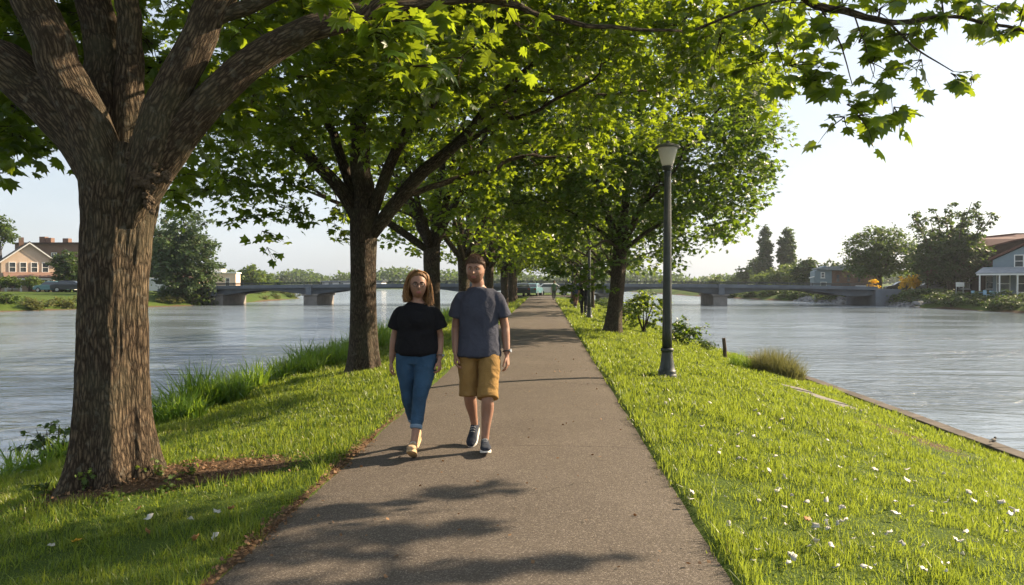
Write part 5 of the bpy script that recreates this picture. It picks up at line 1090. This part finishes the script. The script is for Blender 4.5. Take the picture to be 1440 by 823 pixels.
def make_shoe(parent, ankle_xy, pitch, yaw, L, up, sole, name='shoe', s=1.0, lift=0.0):
    """pitch>0 lifts the toe (toe points to -Y). returns the ankle point in the person's frame"""
    Rm = shoe_frame(-pitch, yaw)
    st = [0, .10, .28, .45, .62, .78, .9, 1.0]; wv = [.030, .036, .037, .037, .043, .049, .046, .034]; hv = [.085, .105, .11, .098, .075, .058, .050, .038]
    loc = lambda t, x, z: A(x, .062-t*L, z-.085)
    corners = np.array([loc(t, 0, 0) for t in (0.03, .5, .97)]) @ Rm.T; az = -corners[:, 2].min()+.003+lift
    ank = A(ankle_xy[0], ankle_xy[1], az)
    u = MB(); loft(u, [Rm @ loc(t, 0, h/2+.012)+ank for t, h in zip(st, hv)], [(w*s, h/2) for w, h in zip(wv, hv)], 22, Rm @ A(1, 0, 0), .6, 2.4)
    sh_ = solidify(u, name, up, parent, .005, 3)
    so_ = MB(); n = 36; out = []
    for i in range(n):
        a = 2*math.pi*i/n; t = .5-.52*math.cos(a); w = np.interp(t, st, wv)*s+.006; y = math.sin(a); out.append((t, np.sign(y)*abs(y)**.5*w))
    V = [Rm @ loc(t, x*1.0, -.002+.02*max(0, t-.85))+ank for t, x in out]+[Rm @ loc(t, x, .024+.03*max(0, t-.85))+ank for t, x in out]
    so_.add(V, [[i, (i+1) % n, n+(i+1) % n, n+i] for i in range(n)], None, [list(range(n))[::-1], list(range(n, 2*n))]); so = so_.build('sole', sole, sh_, False, bevel=.004)
    if s > .5:
        la = MB()
        for t in (.42, .50, .58): la.tube([Rm @ loc(t, x, np.interp(t, st, hv)+.012+.002-.012*(x/.03)**2)+ank for x in (-.024, -.01, .01, .024)], [.0028]*4, 5)
        la.build('lace', M['sole_white'], sh_)
    return ank
def build_person(name, loc, rz, label, P, voxel=.0045):
    root = empty(name, loc, rz, label, 'person'); wm = P['woman']; sc = P['h']/1.8; b = MB()
    hipz = P['hip']; fem = P.get('leg', 1.0)
    legs = []
    for k, s_ in enumerate((-1, 1)):
        f = P['feet'][k]; ank = make_shoe(root, (f[0], f[1]), f[2], f[3], f[4] if len(f) > 4 else (.245 if wm else .285), P['shoe'], P['sole'], 'shoe', .86 if wm else 1, lift=P.get('lift', (0, 0))[k])
        hip = A(s_*P['hipw'], .0, hipz); kn = A(*P['knee'][k]); legs.append((hip, kn, ank)); a = P.get('legr', 1.0)
        X, Rr = dens([hip+A(0, 0, .03), hip+(kn-hip)*.35+A(s_*.008, -.012, 0), kn+(hip-kn)*.2, kn, kn+(ank-kn)*.28+A(s_*.004, .018, 0), kn+(ank-kn)*.65+A(0, .006, 0), ank+A(0, 0, .0), ank+A(0, 0, -.03)],
                      [(.088*a, .092*a), (.080*a, .084*a), (.060*a, .062*a), (.054*a, .058*a), (.056*a, .060*a), (.040*a, .043*a), (.033*a, .038*a), (.032*a, .038*a)], 30)
        loft(b, X, Rr, 20)
        # foot inside the shoe
        Rm = shoe_frame(-f[2], f[3]); loft(b, [ank, ank+Rm @ A(0, -.05, -.04), ank+Rm @ A(0, -.12, -.05)], [(.03, .03), (.03, .028), (.034, .02)], 12)
    nk = A(*P['neck']); lean = nk[0]*.5; bw = P['bw']
    tors = [(0, .005, hipz-.02), (0, .005, hipz+.08), (0, 0, hipz+.2), (lean*.5, 0, hipz+.32), (lean, 0, P['sh']-.06), (lean, .01, P['sh']+.01), (nk[0], nk[1]+.012, nk[2]-.01)]
    rr = [(.155*bw, .105*bw), (.16*bw, .11*bw), (.14*bw, .10*bw), (.155*bw, .108*bw), (.165*bw, .10*bw), (.13*bw, .082*bw), (.058, .056)]
    X, Rr = dens(tors, rr, 26); loft(b, X, Rr, 28, cap=.3)
    hc = A(*P['head']); loft(b, spline([nk+A(0, .012, -.05), nk+A(0, .005, .02), hc+A(0, .015, -.06)], 8), [(.062, .062), (.060, .060), (.058, .059), (.057, .058), (.056, .058), (.056, .058), (.056, .058), (.056, .058)] if not wm else [(.047, .047)]*8, 18)
    Rh = np.array(Matrix.Rotation(P['yaw'], 3, 'Z') @ Matrix.Rotation(P.get('nod', 0), 3, 'X') @ Matrix.Rotation(P.get('tilt', 0), 3, 'Y'))
    D, Q, ng = sphere_grid(); hv = D*head_r(D, wm)[:, None]; b.add(hv @ Rh.T+hc, Q, None, ng)
    for s_ in (-1, 1):
        loft(b, [Rh @ A(s_*.069, .005, -.028)+hc, Rh @ A(s_*.078, .010, 0)+hc, Rh @ A(s_*.080, .016, .022)+hc], [(.006, .011), (.008, .016), (.007, .017)], 10, Rh @ A(1, 0, 0), .6)
    wrists = []
    for k, s_ in enumerate((-1, 1)):
        sh_, el, wr = [A(*q) for q in P['arm'][k]]; a = P.get('armr', 1.0)
        X, Rr = dens([sh_+A(-s_*.05, 0, .0), sh_, sh_+(el-sh_)*.4, el, el+(wr-el)*.3, wr+(el-wr)*.15, wr], [(.040*a, .045*a), (.044*a, .047*a), (.043*a, .045*a), (.038*a, .040*a), (.040*a, .041*a), (.028*a, .031*a), (.024*a, .028*a)], 26)
        loft(b, X, Rr, 18, (0, 1, 0)); dd = (wr-el)/np.linalg.norm(wr-el); hand(b, wr+dd*.02, dd*A(1, .6, 1), P['palm'][k], P.get('hand', 1.0), P['curl'][k]); wrists.append((wr, dd))
    body = solidify(b, 'body', M['skin'], root, voxel, 3, lip=Rh @ A(0, -.098, -.060)+hc)
    # face details
    for s_ in (-1, 1):
        m = MB(); m.ball(Rh @ A(s_*.031, -.0835 if not wm else -.0785, .012)+hc, (.0135, .009, .0072), 12, 8); eo = m.build('eye', M['eye_white'], root, True); m = MB(); m.ball(Rh @ A(s_*.031, (-.0835 if not wm else -.0785)-.0062, .012)+hc, (.0062, .004, .0062), 10, 8); m.build('iris', M['eye'], eo, True)
        m = MB(); X = [Rh @ A(s_*x, y, z)+hc for x, y, z in ((.012, -.1045 if not wm else -.0985, .029), (.03, -.100 if not wm else -.094, .034), (.047, -.087 if not wm else -.081, .029))]; m.tube(spline(X, 6), [.003, .004, .004, .0038, .003, .002], 6); m.build('eyebrow', M['brow'], root, True)
    for dz_, hh in ((-.0545, .0048), (-.0640, .0056)):
        m = MB(); m.tube(spline([Rh @ A(x, y+(.004 if wm else -.003), dz_-.002*abs(x)/.02)+hc for x, y in ((-.023, -.0895), (-.012, -.0985), (0, -.101), (.012, -.0985), (.023, -.0895))], 9), [hh*q for q in (.3, .7, .95, 1, 1, 1, .95, .7, .3)], 8); m.build('lip', M['lip'], root, True)
    # clothes
    for it in P['clothes']: it(root, P, legs)
    if 'watch' in P:
        k, sz = P['watch']; wr, dd = wrists[k]; c_ = wr-dd*.02; m = MB(); w2 = np.cross(dd, A(0, 1, 0)); w2 /= np.linalg.norm(w2); v2 = np.cross(dd, w2)
        ringp = [c_+w2*.0345*math.cos(t)+v2*.036*math.sin(t) for t in np.linspace(0, 2*math.pi, 25)]; m.tube(ringp, [.0055*sz]*25, 8, False); wa = empty('wristwatch'); wa.parent = root; m.build('strap', M['strap'], wa, True)
        o_ = A(1 if k else -1, -.5, 0); o_ -= dd*np.dot(o_, dd); o_ /= np.linalg.norm(o_); m = MB(); m.tube([c_+o_*.034, c_+o_*.046], [.017*sz, .016*sz], 16); m.build('dial', M['dial'], wa, False)
    return root, hc, Rh
def tee(mat, hem, rings, sleeve, neckz, wr=.006, seed=0):
    def f(root, P, legs):
        b = MB(); X, Rr = dens([r[:3] for r in rings], [r[3:] for r in rings], 34); loft(b, X, Rr, 40, cap=.12)
        for k, s_ in enumerate((-1, 1)):
            sh_, el, wr_ = [A(*q) for q in P['arm'][k]]; t = sleeve[0]; e = sh_+(el-sh_)*t
            rs = np.interp(np.linspace(0, 1, 14), [0, .35, 1], [sleeve[1]*.62, sleeve[1]*.80, sleeve[2]]); loft(b, spline([sh_+A(-s_*.085, 0, .012), sh_+A(-s_*.01, 0, -.004), sh_+(el-sh_)*t*.5+A(s_*.006, 0, 0), e+A(s_*.006, 0, 0)], 14), list(zip(rs*1.08, rs)), 24, (0, 1, 0), cap=.1)
        o = solidify(b, 't_shirt', mat, root, .006, 16, wr*1.1, (8, 8, 3.0), seed)
        # neckband
        n = A(*P['neck']); m = MB(); rx, ry, z0, dip = neckz
        m.tube([(n[0]+rx*math.cos(t), n[1]+.012+ry*math.sin(t), z0+dip*math.sin(t)) for t in np.linspace(0, 2*math.pi, 33)], [.0065]*33, 8, False); m.build('neckband', mat, o, True)
    return f
def trousers(mat, waist, hemfrac, radii, hips, wr=.005, cuff=None, flare=None, name='trousers', seed=3):
    def f(root, P, legs):
        b = MB(); X, Rr = dens([h[:3] for h in hips], [h[3:] for h in hips], 14); loft(b, X, Rr, 32, cap=.2)
        ends = []
        for k, s_ in enumerate((-1, 1)):
            hip, kn, ank = legs[k]; full = [hip+A(s_*.0, .0, .02), hip+(kn-hip)*.35+A(s_*.008, -.008, 0), kn+(hip-kn)*.2, kn+A(0, -.004, 0), kn+(ank-kn)*.3+A(0, .016, 0), kn+(ank-kn)*.6+A(0, .006, 0), kn+(ank-kn)*.85]
            m = int(round(len(radii))); X, Rr = dens(full[:m], radii, 24); loft(b, X, Rr, 28, cap=.06); ends.append((X[-1], X[-1]-X[-2], Rr[-1]))
        o = solidify(b, name, mat, root, .006, 4, wr, (8, 8, 7), seed)
        if cuff is not None:
            for e, d, r in ends:
                d = d/np.linalg.norm(d); m = MB(); loft(m, [e-d*.028, e-d*.014, e+d*.006], [r+.004, r+.007, r+.004], 28, cap=.1); solidify(m, 'cuff', cuff, o, .005, 2)
    return f
def hair_short(root, hc, Rh, mat):
    D, Q, ng = sphere_grid(168, 110); x, y, z = D.T
    line = .42-.10*np.abs(x)+.0*y; front = np.clip(-y, 0, 1)
    mask = z > np.interp(y, [-.8, -.5, -.25, 0, .15, .4, 1], [.55, .53, .44, .16, -.10, -.40, -.50])+.03*vnoise(x*18, y*18, z*18)
    g = np.random.default_rng(3); r = head_r(D, False)+.003+.010*np.clip((z+.2)/.8, 0, 1)+.004*vnoise(x*16, y*16, z*16)
    V = D*r[:, None]; keep = mask[Q].all(1); V2 = D*(head_r(D, False)-.01)[:, None]; m = MB(); n = len(V); q = Q[keep]
    # close the shell along its rim
    E = {}
    for a in q:
        for i in range(4):
            e = (a[i], a[(i+1) % 4]); E[e] = E.get(e, 0)+1
    rim = [[e[1], e[0], e[0]+n, e[1]+n] for e in E if (e[1], e[0]) not in E]
    m.add(np.vstack([V, V2]) @ Rh.T+hc, np.vstack([q, q[:, ::-1]+n, np.array(rim)])); m.T.append(np.array([[int(q[0][0]), int(q[0][1]), int(q[0][2])]])*1)
    top = [i for i in range(168)]; m.add((V[top]) @ Rh.T+hc, None, None, [top]); o = m.build('hair', mat, root, True)
    # short tufts
    tf = MB(); k = np.where(mask & (z > .05))[0]; k = g.choice(k, min(len(k), 2600), replace=False)
    for i in k:
        p = V[i]; d_ = D[i]*.35+A(.1, -.55, .10)+g.normal(0, .22, 3); tf.tube([Rh @ (p*.98)+hc, Rh @ (p+d_*.012)+hc], [.0021, .0006], 3, False)
    tf.build('tufts', mat, o, False)
def beard(root, hc, Rh, mat):
    D, Q, ng = sphere_grid(168, 110); x, y, z = D.T
    lip_ = ((x/.17)**2+((z+.52)/.10)**2) < 1
    m_ = (z < -.30-.0*x) & (y < .25) & (z > -.93) & ~lip_ & ((np.abs(x) > .28) | (z < -.42)) & ~((np.abs(x) < .6) & (z > -.36))
    V = D*(head_r(D, False)+.0018+.0012*vnoise(x*40, y*40, z*40))[:, None]; m = MB(); m.add(V @ Rh.T+hc, Q[m_[Q].all(1)]); o = m.build('beard', mat, root, True)
def hair_long(root, hc, Rh, mat):
    g = np.random.default_rng(8); b = MB(); D, Q, ng = sphere_grid(60, 40); x, y, z = D.T
    r = head_r(D, True)+.004+.016*np.clip((z+.3), 0, 1); rc = np.where(((y < .02) & (z < .80-.5*np.abs(x)**2) & (np.abs(x) < .93)), head_r(D, True)-.014, r)
    rc = np.where(rc > head_r(D, True), rc-.008, rc); b.add((D*rc[:, None]) @ Rh.T+hc, Q, None, ng)
    for s_ in (-1, 1):
        loft(b, spline([Rh @ A(s_*.060, .00, .06)+hc, Rh @ A(s_*.082, .012, .0)+hc, Rh @ A(s_*.092, .014, -.06)+hc, Rh @ A(s_*.096, .010, -.125)+hc, Rh @ A(s_*(.098 if s_ > 0 else .085), -.01, -.175 if s_ > 0 else -.15)+hc], 14), list(zip(np.interp(np.linspace(0, 1, 14), [0, .3, .8, 1], [.010, .016, .018, .006]), np.interp(np.linspace(0, 1, 14), [0, .3, .8, 1], [.040, .050, .036, .010]))), 16, Rh @ A(1, 0, 0))
    loft(b, spline([Rh @ A(0, .05, .06)+hc, Rh @ A(0, .085, 0)+hc, Rh @ A(0, .085, -.08)+hc, Rh @ A(0, .07, -.16)+hc], 10), [(.075, .03)]*8+[(.07, .028), (.05, .02)], 20, Rh @ A(1, 0, 0))
    o = solidify(b, 'hair', M['hair_base'], root, .006, 5, .005, (22, 22, 9), 2)
    st_ = MB()
    for k in range(2600):
        s_ = -1 if g.random() < .5 else 1; a0 = g.uniform(-.7, 1.45); sx = s_*g.uniform(.02, 1)
        # root on the parting, over the side, down
        p0 = A(-.012+.010*s_, -.055+.12*g.random(), .137); ang = g.uniform(-.30, 1.5)        # angle round the side: forward .. back
        dirx, diry = s_*math.cos(ang), math.sin(ang); R0 = .083+.02*g.random()
        Lz = (-.17 if s_ > 0 else -.145)*g.uniform(.72, 1.12); ph = g.uniform(0, 6); am = g.uniform(.004, .017)
        mid = A(dirx*R0*.78, diry*R0*.9+.005, .104); sd_ = A(dirx*(R0+.012), diry*(R0+.014)+.012, .01)
        lo_ = A(dirx*(R0+.022), diry*R0+.006, Lz*.55); en = A(dirx*(R0+.014+g.normal(0, .012)), diry*R0*.9-.012*(s_ > 0)+g.normal(0, .01), Lz)
        if diry < -.35 and abs(dirx) < .9: pass
        X = spline([p0, mid, sd_, lo_, en], 14); t = np.linspace(0, 1, 14); X = X+np.stack([np.sin(t*11+ph), np.cos(t*9+ph), 0*t], -1)*am*t[:, None]*1.6
        st_.tube((X @ Rh.T)+hc, np.linspace(.0026, .0009, 14), 3, False)
    st_.build('strands', mat, o, False)
def glasses(root, hc, Rh):
    m = MB()
    for s_ in (-1, 1):
        m.tube([Rh @ A(s_*.031+.022*math.cos(t), -.098-.002*math.cos(t)*s_+.010*abs(math.cos(t))*(math.cos(t)*s_ > 0), .010+.019*math.sin(t))+hc for t in np.linspace(0, 2*math.pi, 21)], [.0018]*21, 6, False)
        m.tube([Rh @ A(s_*.052, -.088, .014)+hc, Rh @ A(s_*.072, -.03, .012)+hc, Rh @ A(s_*.077, .012, .008)+hc], [.0018]*3, 5)
    m.tube([Rh @ A(-.009, -.100, .014)+hc, Rh @ A(0, -.104, .017)+hc, Rh @ A(.009, -.100, .014)+hc], [.0018]*3, 5); m.build('glasses', M['strap'], root, True)
# the man in the grey shirt
XM, YM = -.605, 6.80
PM = dict(woman=False, h=1.8, hip=.92, hipw=.092, sh=1.40, neck=(-.012, 0, 1.515), head=(-.030, -.024, 1.650), yaw=R(-6), nod=R(5), bw=1.0,
          feet=[(-.058, .18, R(-28), R(-8)), (.066, -.16, R(9), R(7))], knee=[(-.085, -.02, .49), (.092, -.17, .49)],
          arm=[[(-.172, .01, 1.392), (-.222, .06, 1.13), (-.212, -.060, .895)], [(.172, .01, 1.392), (.236, .045, 1.13), (.258, -.01, .88)]],
          palm=[(1, .25, 0), (-1, .25, 0)], curl=[(.4, .5, .4), (.35, .45, .35)], shoe=M['shoe_dark'], sole=M['sole_white'], watch=(1, 1.0), legr=1.02)
PM['clothes'] = [tee(M['tee_grey'], .87, [(0, -.005, .856, .208, .168), (0, -.003, .92, .200, .158), (0, 0, 1.05, .182, .132), (0, 0, 1.18, .178, .130), (0, 0, 1.30, .180, .130), (-.003, .005, 1.385, .182, .112), (-.005, .01, 1.436, .158, .096), (-.01, .012, 1.468, .112, .082), (-.01, .012, 1.484, .084, .074)], (.66, .076, .078), (.074, .066, 1.482, .015), .007, 1),
                 trousers(M['khaki'], .95, 1, [(.096, .104), (.098, .104), (.092, .096), (.096, .099)], [(0, 0, .84, .158, .122), (0, 0, .93, .160, .122), (0, 0, .98, .150, .112)], .006, name='shorts')]
man, hcM, RhM = build_person('person', (XM, YM, .012), 0, 'man in a slate grey t-shirt and ochre shorts striding along the path', PM)
hair_short(man, hcM, RhM, M['hair_brown']); beard(man, hcM, RhM, M['stubble'])
XW, YW = -1.165, 6.70
PW = dict(woman=True, h=1.68, hip=.86, hipw=.088, sh=1.30, neck=(.005, 0, 1.375), head=(.015, -.022, 1.510), yaw=R(14), nod=R(4), bw=.95,
          feet=[(-.030, .17, R(-12), R(-4)), (.022, -.30, R(24), R(3))], knee=[(-.072, -.03, .475), (.052, -.185, .475)],
          arm=[[(-.150, .01, 1.262), (-.212, .035, 1.03), (-.236, .02, .825)], [(.154, .01, 1.262), (.200, .06, 1.04), (.214, -.05, .845)]],
          palm=[(1, .3, 0), (-1, .3, 0)], curl=[(.4, .55, .4), (.45, .6, .5)], shoe=M['shoe_tan'], sole=M['sole_tan'], watch=(1, .7), legr=.90, armr=.92, hand=.9)
PW['clothes'] = [tee(M['tee_black'], .88, [(0, .0, .876, .180, .146), (0, 0, .92, .200, .158), (0, 0, 1.02, .186, .144), (0, 0, 1.11, .176, .134), (0, -.012, 1.19, .178, .144), (0, .0, 1.255, .174, .110), (0, .01, 1.305, .140, .090), (.003, .012, 1.345, .092, .072)], (.62, .076, .088), (.090, .070, 1.338, .028), .006, 5),
                 trousers(M['jeans'], .95, 1, [(.104, .112), (.094, .100), (.070, .074), (.060, .064), (.060, .064), (.049, .053)], [(0, 0, .80, .172, .128), (0, 0, .88, .168, .122), (0, 0, .93, .155, .115)], .004, cuff=M['jeans_cuff'], name='jeans')]
woman, hcW, RhW = build_person('person', (XW, YW, .012), 0, 'woman with wavy golden hair in a black top and blue jeans, striding on the path', PW)
hair_long(woman, hcW, RhW, M['hair_gold']); glasses(woman, hcW, RhW)
# two far walkers on the verge
def far_person(x, y, rz, label, top, bot, seed):
    P = dict(PM); P['watch'] = (1, .8); del P['watch']; P['legr'] = .9
    P['clothes'] = [tee(top, .87, [(0, .0, .872, .19, .135), (0, 0, 1.06, .175, .125), (0, 0, 1.33, .195, .132), (0, .005, 1.42, .19, .112), (0, .012, 1.512, .08, .07)], (.6, .074, .076), (.07, .064, 1.505, .01), .006, seed),
                    trousers(bot, .95, 1, [(.105, .115), (.1, .11), (.085, .09), (.08, .085), (.078, .08), (.07, .072), (.07, .072)], [(0, 0, .84, .165, .125), (0, 0, .93, .168, .125), (0, 0, .98, .16, .118)], .005)]
    r_, h_, R_ = build_person('person', (x, y, float(tz(x, y))), rz, label, P, .009); hair_short(r_, h_, R_, M['hair_brown']); return r_
q = ground_at(821, 445); far_person(q[0], q[1], R(180), 'far person in dark clothes walking away beside the second lamp post', M['tee_black'], m_cloth('dark trousers', (.03, .03, .035)), 8)
q = ground_at(809, 434); far_person(q[0], q[1], R(170), 'farther person in a navy top left of the second lamp post', m_cloth('navy top', (.03, .04, .08)), m_cloth('brown trousers', (.12, .07, .05)), 9)
q = ground_at(779, 422.5); far_person(q[0], q[1], R(180), 'tiny far person at the right edge of the path near the parked cars', m_cloth('green top', (.12, .2, .12)), m_cloth('grey trousers', (.1, .1, .1)), 10)
# ------------------------------------------------------------------ sky, sun, air
EL, AZ = R(31), math.atan2(.906, .42)        # azimuth measured from +Y towards +X
wd = bpy.data.worlds.new('World'); S.world = wd; wd.use_nodes = True; nt = wd.node_tree; nt.nodes.clear()
sky = nt.nodes.new('ShaderNodeTexSky'); sky.sky_type = 'NISHITA'; sky.sun_disc = False; sky.sun_elevation = EL; sky.sun_rotation = AZ
sky.air_density = 1.0; sky.dust_density = 2.0; sky.ozone_density = 1.0; sky.altitude = 0
bg = nt.nodes.new('ShaderNodeBackground'); bg.inputs['Strength'].default_value = SKY_STRENGTH
out = nt.nodes.new('ShaderNodeOutputWorld')
mx = nt.nodes.new('ShaderNodeMix'); mx.data_type = 'RGBA'; mx.inputs[0].default_value = SKY_VEIL     # thin high cloud veil over the blue
tc = nt.nodes.new('ShaderNodeTexCoord'); nz = nt.nodes.new('ShaderNodeTexNoise'); nz.inputs['Scale'].default_value = 2.2; nz.inputs['Detail'].default_value = 4
mp = nt.nodes.new('ShaderNodeMapping'); mp.inputs['Scale'].default_value = (1, 1, 3.5)
nt.links.new(tc.outputs['Generated'], mp.inputs['Vector']); nt.links.new(mp.outputs[0], nz.inputs['Vector'])
mr = nt.nodes.new('ShaderNodeMapRange'); mr.inputs['From Min'].default_value = .3; mr.inputs['From Max'].default_value = .7; mr.inputs['To Min'].default_value = SKY_VEIL-.12; mr.inputs['To Max'].default_value = SKY_VEIL+.12
nt.links.new(nz.outputs['Fac'], mr.inputs['Value']); nt.links.new(mr.outputs[0], mx.inputs[0])
nt.links.new(sky.outputs[0], mx.inputs[6]); mx.inputs[7].default_value = VEIL_COL
nt.links.new(mx.outputs[2], bg.inputs['Color']); nt.links.new(bg.outputs[0], out.inputs['Surface'])
sd = bpy.data.lights.new('sun', 'SUN'); sd.energy = SUN_E; sd.angle = R(.6); sd.color = (1, .80, .56)
so = bpy.data.objects.new('sun', sd); COL.objects.link(so); so.location = (30, 14, 20)
so.rotation_euler = Vector(SUN_DIR).to_track_quat('Z', 'Y').to_euler()
if HAZE > 0:
    hz_ = MB(); hz_.box((0, 600, 40), (2000, 1700, 86.0)); ho = hz_.build('haze', None); tag(ho, kind='stuff', label='pale summer air fading the far shore', cat='haze')
    hm = bpy.data.materials.new('air'); hm.use_nodes = True; hm.node_tree.nodes.clear(); o_ = hm.node_tree.nodes.new('ShaderNodeOutputMaterial'); pv = hm.node_tree.nodes.new('ShaderNodeVolumePrincipled')
    pv.inputs['Color'].default_value = (.80, .88, 1.0, 1); pv.inputs['Density'].default_value = HAZE; pv.inputs['Anisotropy'].default_value = .3; hm.node_tree.links.new(pv.outputs[0], o_.inputs['Volume']); ho.data.materials.append(hm)
S.cycles.volume_max_steps = 16
vs = S.view_settings; vs.view_transform = 'Standard'; vs.look = 'None'; vs.exposure = EXPOSURE; vs.gamma = 1; vs.use_curve_mapping = False
c = S.cycles; c.max_bounces = 8; c.diffuse_bounces = 3; c.glossy_bounces = 3; c.transmission_bounces = 6; c.transparent_max_bounces = 8; c.volume_bounces = 0
c.use_adaptive_sampling = True; c.adaptive_threshold = .015; c.use_denoising = True; c.caustics_reflective = False; c.caustics_refractive = False
try: c.denoiser = 'OPENIMAGEDENOISE'
except Exception: pass
